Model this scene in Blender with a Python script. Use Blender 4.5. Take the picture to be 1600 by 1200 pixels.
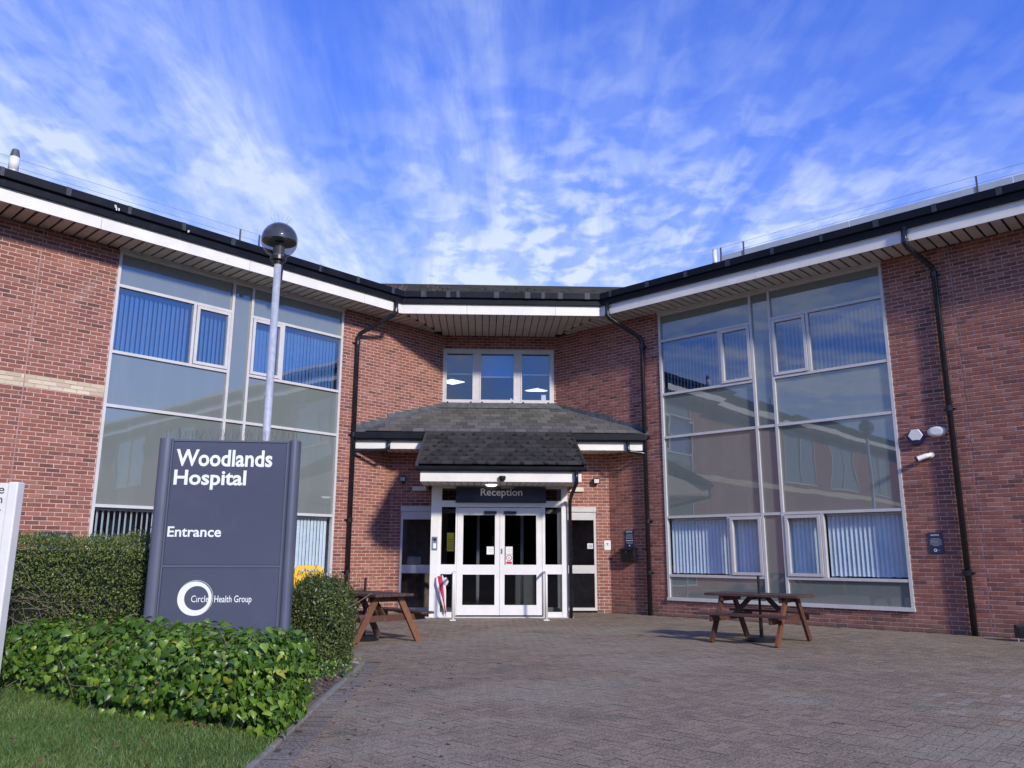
import bpy, bmesh, math, random
import numpy as np
from mathutils import Vector, Matrix
random.seed(11)
rng = np.random.default_rng(11)
R_ = math.radians
sc = bpy.context.scene
COL = sc.collection
for o in list(bpy.data.objects):
    bpy.data.objects.remove(o)

# ------------------------------------------------------------------ camera, sky, sun, exposure
EYE = Vector((0, 0, 1.34))
PITCH, YAW, ROLL = R_(12.09), R_(-2.12), 0.003
FPX = 1242.0
cam = bpy.data.cameras.new('camera')
cam.sensor_width = 36.0
cam.lens = FPX / 1600 * 36
cam.clip_start = 0.05
cam.clip_end = 1500
camo = bpy.data.objects.new('camera', cam)
COL.objects.link(camo)
camo.matrix_world = (Matrix.Translation(EYE) @ Matrix.Rotation(YAW, 4, 'Z') @
                     Matrix.Rotation(math.pi / 2 + PITCH, 4, 'X') @ Matrix.Rotation(ROLL, 4, 'Z'))
sc.camera = camo

SUN_AZ = R_(28.5)      # from straight behind the camera towards the right
SUN_EL = R_(25.0)
sundir = Vector((math.sin(SUN_AZ) * math.cos(SUN_EL), -math.cos(SUN_AZ) * math.cos(SUN_EL), math.sin(SUN_EL)))
sl = bpy.data.lights.new('sun', 'SUN')
sl.energy = 3.6
sl.angle = R_(5.0)
sl.color = (1.0, 0.92, 0.79)
so = bpy.data.objects.new('sun', sl)
COL.objects.link(so)
so.rotation_euler = sundir.to_track_quat('Z', 'Y').to_euler()
so.location = (12, -20, 15)

world = bpy.data.worlds.new('World')
sc.world = world
world.use_nodes = True
wn, wl = world.node_tree.nodes, world.node_tree.links
wn.clear()


def N(nodes, t, **kw):
    n = nodes.new(t)
    for k, v in kw.items():
        setattr(n, k, v)
    return n


def math_node(nodes, links, op, a, b=None, clamp=False):
    n = nodes.new('ShaderNodeMath')
    n.operation = op
    n.use_clamp = clamp
    for i, x in enumerate((a, b)):
        if x is None:
            continue
        if isinstance(x, (int, float)):
            n.inputs[i].default_value = x
        else:
            links.new(x, n.inputs[i])
    return n.outputs[0]


def build_world():
    out = N(wn, 'ShaderNodeOutputWorld')
    bg = N(wn, 'ShaderNodeBackground')
    bg.inputs['Strength'].default_value = 0.13
    sky = N(wn, 'ShaderNodeTexSky', sky_type='NISHITA')
    sky.sun_disc = False
    sky.sun_elevation = SUN_EL
    sky.sun_rotation = math.pi - SUN_AZ
    sky.air_density = 1.0
    sky.dust_density = 0.3
    sky.ozone_density = 3.0
    hs = N(wn, 'ShaderNodeMix', data_type='RGBA', blend_type='MULTIPLY')
    hs.inputs[0].default_value = 1.0
    wl.new(sky.outputs[0], hs.inputs[6])
    HS = hs
    tc = N(wn, 'ShaderNodeTexCoord')
    sep = N(wn, 'ShaderNodeSeparateXYZ')
    wl.new(tc.outputs['Generated'], sep.inputs[0])
    M = lambda op, a, b=None, c=False: math_node(wn, wl, op, a, b, c)
    hz = N(wn, 'ShaderNodeMapRange', interpolation_type='SMOOTHSTEP')        # the blue pales towards the horizon all round
    wl.new(sep.outputs[2], hz.inputs[0]); hz.inputs[1].default_value = 0.50; hz.inputs[2].default_value = 0.06
    tint = N(wn, 'ShaderNodeMix', data_type='RGBA')
    wl.new(hz.outputs[0], tint.inputs[0])
    tint.inputs[6].default_value = (0.10, 0.66, 2.2, 1)
    tint.inputs[7].default_value = (0.55, 0.82, 1.45, 1)
    wl.new(tint.outputs[2], HS.inputs[7])
    z = M('MAXIMUM', sep.outputs[2], 0.0)
    z = M('ADD', z, 0.09)
    x = M('DIVIDE', sep.outputs[0], z)
    y = M('DIVIDE', sep.outputs[1], z)
    comb = N(wn, 'ShaderNodeCombineXYZ')
    wl.new(x, comb.inputs[0]); wl.new(y, comb.inputs[1])

    def noise(scale_v, rot, scale, detail, rough, dist, loc=(0, 0, 0)):
        mp = N(wn, 'ShaderNodeMapping')
        mp.inputs['Rotation'].default_value = (0, 0, rot)
        mp.inputs['Scale'].default_value = scale_v
        mp.inputs['Location'].default_value = loc
        wl.new(comb.outputs[0], mp.inputs[0])
        n = N(wn, 'ShaderNodeTexNoise')
        n.inputs['Scale'].default_value = scale
        n.inputs['Detail'].default_value = detail
        n.inputs['Roughness'].default_value = rough
        n.inputs['Distortion'].default_value = dist
        wl.new(mp.outputs[0], n.inputs['Vector'])
        return n.outputs['Fac']

    def ss(v, a, b):
        n = N(wn, 'ShaderNodeMapRange', interpolation_type='SMOOTHSTEP')
        wl.new(v, n.inputs[0])
        n.inputs[1].default_value = a
        n.inputs[2].default_value = b
        return n.outputs[0]
    veil = ss(noise((1.0, 0.30, 1), R_(4), 1.0, 4, 0.50, 0.6, (2.2, 3.7, 0)), 0.32, 0.60)
    streak = ss(noise((1.75, 0.32, 1), R_(9), 2.6, 7, 0.60, 0.8, (1.1, 7.3, 0)), 0.34, 0.66)
    fine = ss(noise((1.5, 0.44, 1), R_(-6), 8.0, 6, 0.64, 0.9, (4.1, 0.3, 0)), 0.34, 0.70)
    mott = ss(noise((1.0, 0.9, 1), R_(20), 10.5, 3, 0.5, 0.25, (3.0, 2.0, 0)), 0.40, 0.62)
    gate = ss(noise((1, 0.7, 1), 0.3, 0.9, 2, 0.5, 0.2, (9.1, 4.4, 0)), 0.36, 0.56)
    base = M('MULTIPLY', veil, M('ADD', M('MULTIPLY', streak, 0.62), M('ADD', M('MULTIPLY', fine, 0.26), 0.30)))
    puff = M('MULTIPLY', M('MULTIPLY', mott, gate), M('ADD', M('MULTIPLY', streak, 0.45), 0.30))
    cover = M('ADD', M('MULTIPLY', base, 0.80), M('MULTIPLY', M('MULTIPLY', puff, M('ADD', ss(sep.outputs[2], 0.66, 0.38), 0.25)), 0.46), True)
    cover = M('MULTIPLY', cover, M('SUBTRACT', 1.0, M('MULTIPLY', ss(sep.outputs[0], 0.12, 0.55), 0.55)))   # thins towards the east
    low = M('MULTIPLY', ss(sep.outputs[2], 0.62, 0.22), ss(sep.outputs[1], -0.35, 0.45))          # thicker, whiter layer low in the north
    cover = M('MULTIPLY', cover, M('ADD', M('MULTIPLY', ss(sep.outputs[1], -0.6, 0.2), 0.2), 0.8))
    cover = M('ADD', M('ADD', cover, 0.10), M('MULTIPLY', low, M('ADD', M('MULTIPLY', mott, 0.18), 0.08)), True)
    cc = N(wn, 'ShaderNodeMix', data_type='RGBA')
    wl.new(M('MULTIPLY', M('ADD', M('MULTIPLY', cover, 0.45), M('MULTIPLY', low, 0.55)), 1.0), cc.inputs[0])
    cc.inputs[6].default_value = (3.0, 4.0, 7.2, 1)
    cc.inputs[7].default_value = (5.8, 6.5, 7.3, 1)
    mx = N(wn, 'ShaderNodeMix', data_type='RGBA')
    wl.new(M('MULTIPLY', cover, 0.93), mx.inputs[0])
    wl.new(hs.outputs[2], mx.inputs[6])
    wl.new(cc.outputs[2], mx.inputs[7])
    wl.new(mx.outputs[2], bg.inputs['Color'])
    wl.new(bg.outputs[0], out.inputs[0])


build_world()
vs = sc.view_settings
vs.view_transform = 'Standard'
vs.look = 'None'
vs.exposure = 0.1
vs.gamma = 1.0
vs.use_curve_mapping = False
sc.cycles.max_bounces = 8
sc.cycles.transparent_max_bounces = 12
sc.cycles.caustics_reflective = False
sc.cycles.caustics_refractive = False

# ------------------------------------------------------------------ frames and mesh builder
Q = math.sqrt(0.5)
ZUP = Vector((0, 0, 1))
CX0, CY0 = 0.434, 21.96            # where the two wing planes would meet


class Frame:
    def __init__(s, o, ax, ay, az=ZUP):
        s.o, s.x, s.y, s.z = Vector(o), Vector(ax), Vector(ay), Vector(az)
        s.flip = s.x.cross(s.y).dot(s.z) < 0

    def p(s, a, b, c):
        return s.o + s.x * a + s.y * b + s.z * c


FL = Frame((CX0, CY0, 0), (-Q, -Q, 0), (Q, -Q, 0))      # left wing: along the wing, out of the wall, up
FR = Frame((CX0, CY0, 0), (Q, -Q, 0), (-Q, -Q, 0))      # right wing
CEN_Y, GF_Y, PO_Y = 20.475, 19.31, 17.80
FC = Frame((CX0, CEN_Y, 0), (1, 0, 0), (0, -1, 0))      # upper middle wall
FG = Frame((CX0, GF_Y, 0), (1, 0, 0), (0, -1, 0))       # ground floor middle wall
FP = Frame((0, PO_Y, 0), (1, 0, 0), (0, -1, 0))         # porch front
FW = Frame((0, 0, 0), (1, 0, 0), (0, 1, 0))

BASE = {}


class MB:
    def __init__(s):
        s.v, s.f, s.r = [], [], []

    def face(s, idx, r=0.0):
        s.f.append(tuple(idx)); s.r.append(r)

    def box(s, F, a0, a1, b0, b1, c0, c1, r=0.0, skip=''):
        i = len(s.v)
        for c in (c0, c1):
            for a, b in ((a0, b0), (a1, b0), (a1, b1), (a0, b1)):
                s.v.append(F.p(a, b, c))
        fs = {'d': (0, 3, 2, 1), 'u': (4, 5, 6, 7), 'b': (0, 1, 5, 4), 'r': (1, 2, 6, 5), 'f': (2, 3, 7, 6), 'l': (3, 0, 4, 7)}
        for k, q in fs.items():
            if k in skip:
                continue
            q = q[::-1] if F.flip else q
            s.face([i + j for j in q], r)
        return s

    def poly(s, pts, r=0.0):
        i = len(s.v)
        s.v += [Vector(p) for p in pts]
        s.face(range(i, i + len(pts)), r)
        return s

    def prism(s, F, prof, a0, a1, r=0.0, cap=True):
        """prof: list of (b, c) swept along a"""
        i = len(s.v); n = len(prof)
        for a in (a0, a1):
            for b, c in prof:
                s.v.append(F.p(a, b, c))
        for k in range(n):
            m = (k + 1) % n
            q = (i + k, i + m, i + n + m, i + n + k)
            s.face(q, r)
        if cap:
            s.face(range(i, i + n), r)
            s.face(range(i + 2 * n - 1, i + n - 1, -1), r)
        return s

    def hexa(s, pts, r=0.0):
        """8 corners: bottom ring then top ring"""
        i = len(s.v)
        s.v += [Vector(p) for p in pts]
        for q in ((3, 2, 1, 0), (4, 5, 6, 7), (0, 1, 5, 4), (1, 2, 6, 5), (2, 3, 7, 6), (3, 0, 4, 7)):
            s.face([i + j for j in q], r)
        return s

    def beam(s, p0, p1, w, h, up=ZUP, r=0.0):
        p0, p1 = Vector(p0), Vector(p1)
        d = (p1 - p0).normalized()
        sx = d.cross(Vector(up))
        if sx.length < 1e-4:
            sx = d.cross(Vector((1, 0, 0)))
        sx.normalize()
        sy = sx.cross(d).normalized()
        sx *= w / 2; sy *= h / 2
        return s.hexa([p0 - sx - sy, p0 + sx - sy, p0 + sx + sy, p0 - sx + sy,
                       p1 - sx - sy, p1 + sx - sy, p1 + sx + sy, p1 - sx + sy], r)

    def tube(s, pts, rad, n=10, cap=True, r=0.0):
        pts = [Vector(p) for p in pts]
        rads = rad if isinstance(rad, (list, tuple)) else [rad] * len(pts)
        i = len(s.v)
        prev = None
        for k, p in enumerate(pts):
            if k == 0:
                t = pts[1] - p
            elif k == len(pts) - 1:
                t = p - pts[k - 1]
            else:
                t = (pts[k + 1] - p).normalized() + (p - pts[k - 1]).normalized()
            t.normalize()
            if prev is None:
                a = t.cross(ZUP)
                if a.length < 1e-3:
                    a = t.cross(Vector((1, 0, 0)))
            else:
                a = prev - t * prev.dot(t)
            a.normalize(); prev = a.copy()
            b = t.cross(a)
            for j in range(n):
                an = 2 * math.pi * j / n
                s.v.append(p + (a * math.cos(an) + b * math.sin(an)) * rads[k])
        for k in range(len(pts) - 1):
            for j in range(n):
                m = (j + 1) % n
                s.face((i + k * n + j, i + k * n + m, i + (k + 1) * n + m, i + (k + 1) * n + j), r)
        if cap:
            s.face(range(i + n - 1, i - 1, -1), r)
            e = i + (len(pts) - 1) * n
            s.face(range(e, e + n), r)
        return s

    def lathe(s, o, prof, n=24, r=0.0):
        o = Vector(o); i = len(s.v); m = len(prof)
        for rad, z in prof:
            for j in range(n):
                a = 2 * math.pi * j / n
                s.v.append(o + Vector((rad * math.cos(a), rad * math.sin(a), z)))
        for k in range(m - 1):
            for j in range(n):
                l = (j + 1) % n
                s.face((i + k * n + j, i + k * n + l, i + (k + 1) * n + l, i + (k + 1) * n + j), r)
        return s

    def build(s, name, mat, parent=None, at=None, smooth=False, kind=None, bevel=0.0, recalc=True):
        base = Vector((0, 0, 0))
        if parent is not None:
            base = BASE.get(parent.name, base)
        elif at is not None:
            base = Vector(at)
        me = bpy.data.meshes.new(name)
        me.from_pydata([tuple(v - base) for v in s.v], [], s.f)
        if any(s.r):
            at_ = me.attributes.new('rnd', 'FLOAT', 'FACE')
            at_.data.foreach_set('value', s.r)
        if smooth:
            me.polygons.foreach_set('use_smooth', [True] * len(me.polygons))
        if recalc and len(s.f) < 4000:
            bm = bmesh.new(); bm.from_mesh(me)
            bmesh.ops.recalc_face_normals(bm, faces=bm.faces)
            bm.to_mesh(me); bm.free()
        me.materials.append(mat)
        o = link(name, me, parent, base if parent is None and at is not None else None)
        if parent is None and at is not None:
            BASE[o.name] = Vector(at)
        elif parent is not None:
            BASE[o.name] = base
        if kind:
            o['kind'] = kind
        if bevel:
            b = o.modifiers.new('bevel', 'BEVEL'); b.width = bevel; b.segments = 2; b.limit_method = 'ANGLE'
        return o


def link(name, me, parent=None, loc=None):
    o = bpy.data.objects.new(name, me)
    COL.objects.link(o)
    if parent is not None:
        o.parent = parent
    if loc is not None:
        o.location = loc
    return o


def tag(o, label, cat, group=None):
    o['label'] = label; o['category'] = cat
    if group:
        o['group'] = group
    return o


def thing(name, loc, label, cat, group=None, local=False, rz=0.0):
    o = link(name, None, None, Vector(loc))
    o.empty_display_size = 0.2
    o.rotation_euler = (0, 0, rz)
    BASE[o.name] = Vector((0, 0, 0)) if local else Vector(loc)
    return tag(o, label, cat, group)


def fast_mesh(name, V, Fc, mat, parent=None, kind=None, rnd=None, smooth=False):
    """V: (n,3) array in world space, Fc: (m,k) index array"""
    base = np.array(BASE.get(parent.name, Vector()) if parent is not None else (0, 0, 0), float)
    me = bpy.data.meshes.new(name)
    V = np.asarray(V, np.float32) - base.astype(np.float32)
    Fc = np.asarray(Fc, np.int32)
    m, k = Fc.shape
    me.vertices.add(len(V)); me.vertices.foreach_set('co', V.ravel())
    me.loops.add(m * k); me.loops.foreach_set('vertex_index', Fc.ravel())
    me.polygons.add(m)
    me.polygons.foreach_set('loop_start', np.arange(0, m * k, k, dtype=np.int32))
    me.polygons.foreach_set('loop_total', np.full(m, k, np.int32))
    if rnd is not None:
        a = me.attributes.new('rnd', 'FLOAT', 'FACE')
        a.data.foreach_set('value', np.asarray(rnd, np.float32))
    me.update(calc_edges=True)
    me.validate()
    me.polygons.foreach_set('use_smooth', [bool(smooth)] * m)
    me.materials.append(mat)
    o = link(name, me, parent)
    if parent is not None:
        BASE[o.name] = Vector(base)
    if kind:
        o['kind'] = kind
    return o


def project(p):
    """pixel (in the 1600 frame) of a world point, for choosing the pieces that show largest"""
    q = camo.matrix_world.inverted() @ Vector(p)
    if q.z > -0.2:
        return None
    return 800 + FPX * q.x / -q.z, 600 - FPX * q.y / -q.z


bpy.context.view_layer.update()
CAMINV = camo.matrix_world.inverted()


def project(p):
    q = CAMINV @ Vector(p)
    if q.z > -0.2:
        return None
    return 800 + FPX * q.x / -q.z, 600 - FPX * q.y / -q.z


# ------------------------------------------------------------------ materials
def new_mat(name):
    m = bpy.data.materials.new(name)
    m.use_nodes = True
    nt = m.node_tree
    p = nt.nodes['Principled BSDF']
    return m, nt.nodes, nt.links, p


def coords(nodes, kind='pos'):
    if kind == 'pos':
        return nodes.new('ShaderNodeNewGeometry').outputs['Position']
    return nodes.new('ShaderNodeTexCoord').outputs['Object']


def noise_out(nodes, links, vec, scale, detail=4, rough=0.55, dist=0.0, stretch=None):
    if stretch:
        mp = nodes.new('ShaderNodeMapping'); mp.inputs['Scale'].default_value = stretch
        links.new(vec, mp.inputs[0]); vec = mp.outputs[0]
    n = nodes.new('ShaderNodeTexNoise')
    n.inputs['Scale'].default_value = scale
    n.inputs['Detail'].default_value = detail
    n.inputs['Roughness'].default_value = rough
    n.inputs['Distortion'].default_value = dist
    links.new(vec, n.inputs['Vector'])
    return n.outputs['Fac']


def remap(nodes, links, v, a, b, c=0.0, d=1.0):
    n = nodes.new('ShaderNodeMapRange')
    n.interpolation_type = 'SMOOTHSTEP'
    links.new(v, n.inputs[0])
    for i, x in enumerate((a, b, c, d)):
        n.inputs[i + 1].default_value = x
    return n.outputs[0]


def mixc(nodes, links, f, a, b, blend='MIX'):
    n = nodes.new('ShaderNodeMix'); n.data_type = 'RGBA'; n.blend_type = blend
    for s, x in ((0, f), (6, a), (7, b)):
        if isinstance(x, (int, float)):
            n.inputs[s].default_value = x
        elif isinstance(x, tuple):
            n.inputs[s].default_value = (*x, 1) if len(x) == 3 else x
        else:
            links.new(x, n.inputs[s])
    return n.outputs[2]


def bump_to(nodes, links, p, h, strength, dist):
    b = nodes.new('ShaderNodeBump')
    b.inputs['Strength'].default_value = strength
    b.inputs['Distance'].default_value = dist
    links.new(h, b.inputs['Height'])
    links.new(b.outputs[0], p.inputs['Normal'])


def plain(name, col, rough=0.5, var=0.12, scale=3.0, metallic=0.0, bump=0.0, bscale=60.0, spec=0.5, dirt=None, dirt_amt=0.3, kind='pos', stretch=None):
    m, n, l, p = new_mat(name)
    v = coords(n, kind)
    f = noise_out(n, l, v, scale, 6, 0.6, 0.2, stretch)
    a = tuple(max(0, c * (1 - var)) for c in col)
    b = tuple(min(1, c * (1 + var)) for c in col)
    c = mixc(n, l, remap(n, l, f, 0.3, 0.7), a, b)
    if dirt:
        g = noise_out(n, l, v, scale * 2.3, 8, 0.7, 0.6, stretch)
        c = mixc(n, l, remap(n, l, g, 0.52, 0.75, 0, dirt_amt), c, dirt)
    l.new(c, p.inputs['Base Color'])
    rr = remap(n, l, f, 0.2, 0.8, max(0.02, rough - 0.06), min(1, rough + 0.08))
    l.new(rr, p.inputs['Roughness'])
    p.inputs['Metallic'].default_value = metallic
    p.inputs['Specular IOR Level'].default_value = spec
    if bump:
        bump_to(n, l, p, noise_out(n, l, v, bscale, 4, 0.6), bump, 0.004)
    return m


def rnd_value(n, l):
    """a random number per piece, whether the piece is its own object or a face group of a joined mesh"""
    a = n.new('ShaderNodeAttribute'); a.attribute_name = 'rnd'
    oi = n.new('ShaderNodeObjectInfo')
    s = math_node(n, l, 'ADD', a.outputs['Fac'], oi.outputs['Random'])
    return math_node(n, l, 'FRACT', s)


def ramp(n, l, v, stops):
    r = n.new('ShaderNodeValToRGB')
    e = r.color_ramp.elements
    while len(e) > 1:
        e.remove(e[-1])
    e[0].position = stops[0][0]; e[0].color = (*stops[0][1], 1)
    for pos, c in stops[1:]:
        x = e.new(pos); x.color = (*c, 1)
    l.new(v, r.inputs[0])
    return r.outputs[0]


def brick_mat(name, stops, fleck, fleck_amt, dark, rough=0.85):
    m, n, l, p = new_mat(name)
    v = coords(n)
    r = rnd_value(n, l)
    c = ramp(n, l, r, stops)
    big = noise_out(n, l, v, 0.55, 4, 0.6, 0.4)
    c = mixc(n, l, remap(n, l, big, 0.42, 0.72, 0, 0.35), c, mixc(n, l, 1.0, c, (1.25, 1.12, 1.1), 'MULTIPLY'))
    f = noise_out(n, l, v, 42, 6, 0.7, 0.3)
    c = mixc(n, l, remap(n, l, f, 0.55, 0.74, 0, fleck_amt), c, fleck)
    g = noise_out(n, l, v, 17, 5, 0.65, 0.5)
    c = mixc(n, l, remap(n, l, g, 0.56, 0.76, 0, 0.38), c, dark)
    st = noise_out(n, l, v, 1.6, 5, 0.6, 0.6, (1, 1, 0.35))
    c = mixc(n, l, remap(n, l, st, 0.6, 0.8, 0, 0.28), c, fleck)
    sp = n.new('ShaderNodeSeparateXYZ'); l.new(v, sp.inputs[0])
    nz = noise_out(n, l, v, 2.2, 5, 0.6, 0.3)
    foot = remap(n, l, math_node(n, l, 'ADD', sp.outputs[2], math_node(n, l, 'MULTIPLY', nz, 0.5)), 0.62, 0.22, 0, 0.45)
    c = mixc(n, l, foot, c, (.20, .15, .115))                          # splashed earth on the lowest courses
    run = noise_out(n, l, v, 3.2, 5, 0.62, 0.3, (1, 1, 0.09))
    c = mixc(n, l, remap(n, l, run, 0.54, 0.74, 0, 0.45), c, mixc(n, l, 1.0, c, (.55, .52, .52), 'MULTIPLY'))   # rain runs
    salt = noise_out(n, l, v, 1.1, 6, 0.66, 0.6)
    c = mixc(n, l, remap(n, l, salt, 0.60, 0.76, 0, 0.4), c, (.50, .36, .30))
    l.new(c, p.inputs['Base Color'])
    p.inputs['Roughness'].default_value = rough
    p.inputs['Specular IOR Level'].default_value = 0.10
    bump_to(n, l, p, noise_out(n, l, v, 120, 5, 0.7), 0.55, 0.006)
    return m


M = {}
M['brick'] = brick_mat('red_brick', [(0, (.135, .070, .060)), (.06, (.200, .086, .071)), (.2, (.245, .098, .079)), (.5, (.285, .113, .083)),
                                     (.8, (.312, .129, .095)), (1, (.37, .170, .132))], (.46, .29, .225), 0.55, (.13, .065, .052))
M['cream'] = brick_mat('cream_brick', [(0, (.50, .42, .28)), (.5, (.62, .54, .38)), (1, (.70, .63, .47))], (.72, .66, .52), 0.3, (.42, .34, .22))
M['mortar'] = plain('pink_mortar', (.55, .39, .325), 0.95, 0.2, 6.0, bump=0.4, bscale=90)
M['mortar_pale'] = plain('sealant', (.36, .2, .2), 0.8, 0.1, 6.0)


def far_brick():
    m, n, l, p = new_mat('far_brickwork')
    tc = n.new('ShaderNodeUVMap')
    b = n.new('ShaderNodeTexBrick')
    b.inputs['Color1'].default_value = (.25, .075, .06, 1)
    b.inputs['Color2'].default_value = (.19, .062, .052, 1)
    b.inputs['Mortar'].default_value = (.47, .31, .27, 1)
    b.inputs['Scale'].default_value = 1.0
    b.inputs['Mortar Size'].default_value = 0.006
    b.inputs['Brick Width'].default_value = 0.225
    b.inputs['Row Height'].default_value = 0.075
    l.new(tc.outputs[0], b.inputs['Vector'])
    l.new(b.outputs[0], p.inputs['Base Color'])
    p.inputs['Roughness'].default_value = 0.9
    return m


M['far_brick'] = far_brick()
M['frame'] = plain('silver_white_frame', (.60, .58, .555), 0.38, 0.05, 4, dirt=(.42, .41, .39), dirt_amt=0.25)
M['white'] = plain('white_plastic', (.80, .78, .74), 0.35, 0.04, 3, dirt=(.62, .6, .55), dirt_amt=0.3)
M['fascia'] = plain('white_fascia_board', (.80, .76, .68), 0.4, 0.05, 2, dirt=(.55, .53, .48), dirt_amt=0.35)
M['soffit'] = plain('grey_white_soffit', (.60, .56, .50), 0.6, 0.08, 3, dirt=(.36, .34, .31), dirt_amt=0.3)
M['dark_gap'] = plain('dark_gap', (.012, .012, .013), 0.9, 0.1)
M['gutter'] = plain('blue_black_gutter', (.006, .007, .012), 0.45, 0.25, 2.2, spec=0.2, dirt=(.05, .05, .06), dirt_amt=0.25)
M['gutter_clip'] = plain('faded_gutter_clip', (.03, .034, .045), 0.5, 0.3, 8, dirt=(.14, .14, .14), dirt_amt=0.6)
M['pipe'] = plain('black_pipe', (.011, .012, .017), 0.25, 0.2, 5, dirt=(.06, .06, .065), dirt_amt=0.4)
M['lead'] = plain('weathered_lead', (.095, .10, .11), 0.6, 0.3, 7, dirt=(.25, .25, .25), dirt_amt=0.6, bump=0.3, bscale=30)
M['galv'] = plain('galvanised_steel', (.50, .52, .55), 0.5, 0.12, 14, metallic=0.25, dirt=(.33, .36, .40), dirt_amt=0.5)
M['steel'] = plain('brushed_steel', (.55, .55, .56), 0.3, 0.06, 10, metallic=0.9)
M['black'] = plain('black_plastic', (.012, .012, .014), 0.35, 0.15, 6)
M['navy'] = plain('navy_sign_face', (.030, .036, .075), 0.30, 0.12, 1.2)
M['slategrey'] = plain('slate_blue_painted_sign', (.085, .095, .140), 0.14, 0.05, 0.8, dirt=(.13, .14, .19), dirt_amt=0.25)
M['post_blue'] = plain('slate_blue_sign_post', (.105, .118, .165), 0.36, 0.06, 1.2)
M['lettering'] = plain('white_lettering', (.85, .87, .88), 0.4, 0.02)
M['grey_letter'] = plain('grey_lettering', (.80, .82, .86), 0.4, 0.02)
M['dim_print'] = plain('faint_print', (.40, .42, .50), 0.5, 0.1, 90)
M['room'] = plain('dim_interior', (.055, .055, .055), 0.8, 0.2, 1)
M['room_pale'] = plain('interior_paint', (.30, .30, .29), 0.8, 0.05, 1)
M['ceiling'] = plain('office_ceiling', (.22, .25, .33), 0.9, 0.05)
M['blind'] = plain('white_blind_fabric', (.84, .87, .90), 0.8, 0.05, 6)
M['yellow'] = plain('yellow_plastic', (.85, .50, .01), 0.4, 0.06, 4)
M['red'] = plain('red_cloth', (.50, .02, .07), 0.7, 0.15, 12)
M['cloth'] = plain('white_cloth', (.75, .72, .72), 0.8, 0.06, 12)
M['conc'] = plain('kerb_concrete', (.25, .23, .20), 0.9, 0.2, 9, dirt=(.16, .15, .12), dirt_amt=0.6, bump=0.4)
M['soil'] = plain('bare_soil', (.13, .098, .072), 1.0, 0.45, 7, dirt=(.26, .20, .15), dirt_amt=0.6, bump=0.9, bscale=25)
M['twig'] = plain('bare_twig', (.20, .16, .12), 0.9, 0.3, 30)
M['bark'] = plain('brown_bark', (.09, .065, .045), 0.95, 0.3, 20)
M['smoke'] = None


def wood_mat(name, a, b, rough=0.55):
    m, n, l, p = new_mat(name)
    v = coords(n, 'obj')
    r = rnd_value(n, l)
    g = noise_out(n, l, v, 7, 6, 0.65, 0.8, (1, 9, 9))
    c = mixc(n, l, remap(n, l, g, 0.36, 0.68), a, b)
    f = noise_out(n, l, v, 50, 4, 0.6, 0.3, (1, 8, 8))
    c = mixc(n, l, remap(n, l, f, 0.55, 0.75, 0, 0.6), c, tuple(x * 0.45 for x in a))
    wgr = noise_out(n, l, v, 4.5, 7, 0.68, 0.6, (1, 2.5, 2.5))
    c = mixc(n, l, remap(n, l, wgr, 0.50, 0.70, 0, 0.42), c, (.15, .125, .108))        # greyed by weather
    k = n.new('ShaderNodeMapRange'); l.new(r, k.inputs[0]); k.inputs[3].default_value = 0.78; k.inputs[4].default_value = 1.2
    sc_ = n.new('ShaderNodeVectorMath'); sc_.operation = 'SCALE'
    l.new(c, sc_.inputs[0]); l.new(k.outputs[0], sc_.inputs['Scale'])
    l.new(sc_.outputs[0], p.inputs['Base Color'])
    p.inputs['Roughness'].default_value = rough
    bump_to(n, l, p, f, 0.35, 0.003)
    return m


M['wood_dark'] = wood_mat('dark_stained_timber', (.050, .024, .019), (.115, .060, .048), 0.6)
M['wood_leg_lit'] = wood_mat('sunlit_leg_timber', (.14, .054, .025), (.26, .105, .045), 0.5)  # brighter copy of the brown leg timber, with sunlight put into its colour
M['wood_leg'] = wood_mat('brown_stained_timber', (.07, .027, .017), (.135, .050, .026), 0.55)


def slate_mat(name, stops, lichen, amt):
    m, n, l, p = new_mat(name)
    v = coords(n)
    r = rnd_value(n, l)
    c = ramp(n, l, r, stops)
    f = noise_out(n, l, v, 9, 7, 0.7, 0.4)
    c = mixc(n, l, remap(n, l, f, 0.5, 0.72, 0, amt), c, lichen)
    g = noise_out(n, l, v, 55, 5, 0.7, 0.2)
    c = mixc(n, l, remap(n, l, g, 0.62, 0.78, 0, 0.5), c, tuple(x * 1.5 for x in lichen))
    l.new(c, p.inputs['Base Color'])
    p.inputs['Roughness'].default_value = 0.8
    p.inputs['Specular IOR Level'].default_value = 0.3
    bump_to(n, l, p, g, 0.5, 0.006)
    return m


M['slate'] = slate_mat('grey_roof_slate', [(0, (.078, .074, .070)), (.4, (.110, .105, .098)), (.8, (.138, .131, .120)), (1, (.17, .16, .148))], (.19, .178, .152), 0.55)
M['slate_dark'] = slate_mat('dark_canopy_slate', [(0, (.026, .024, .022)), (.5, (.040, .037, .034)), (1, (.056, .052, .047))], (.10, .094, .084), 0.4)
M['moss'] = plain('black_moss', (.008, .008, .007), 1.0, 0.4, 30)


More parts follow.
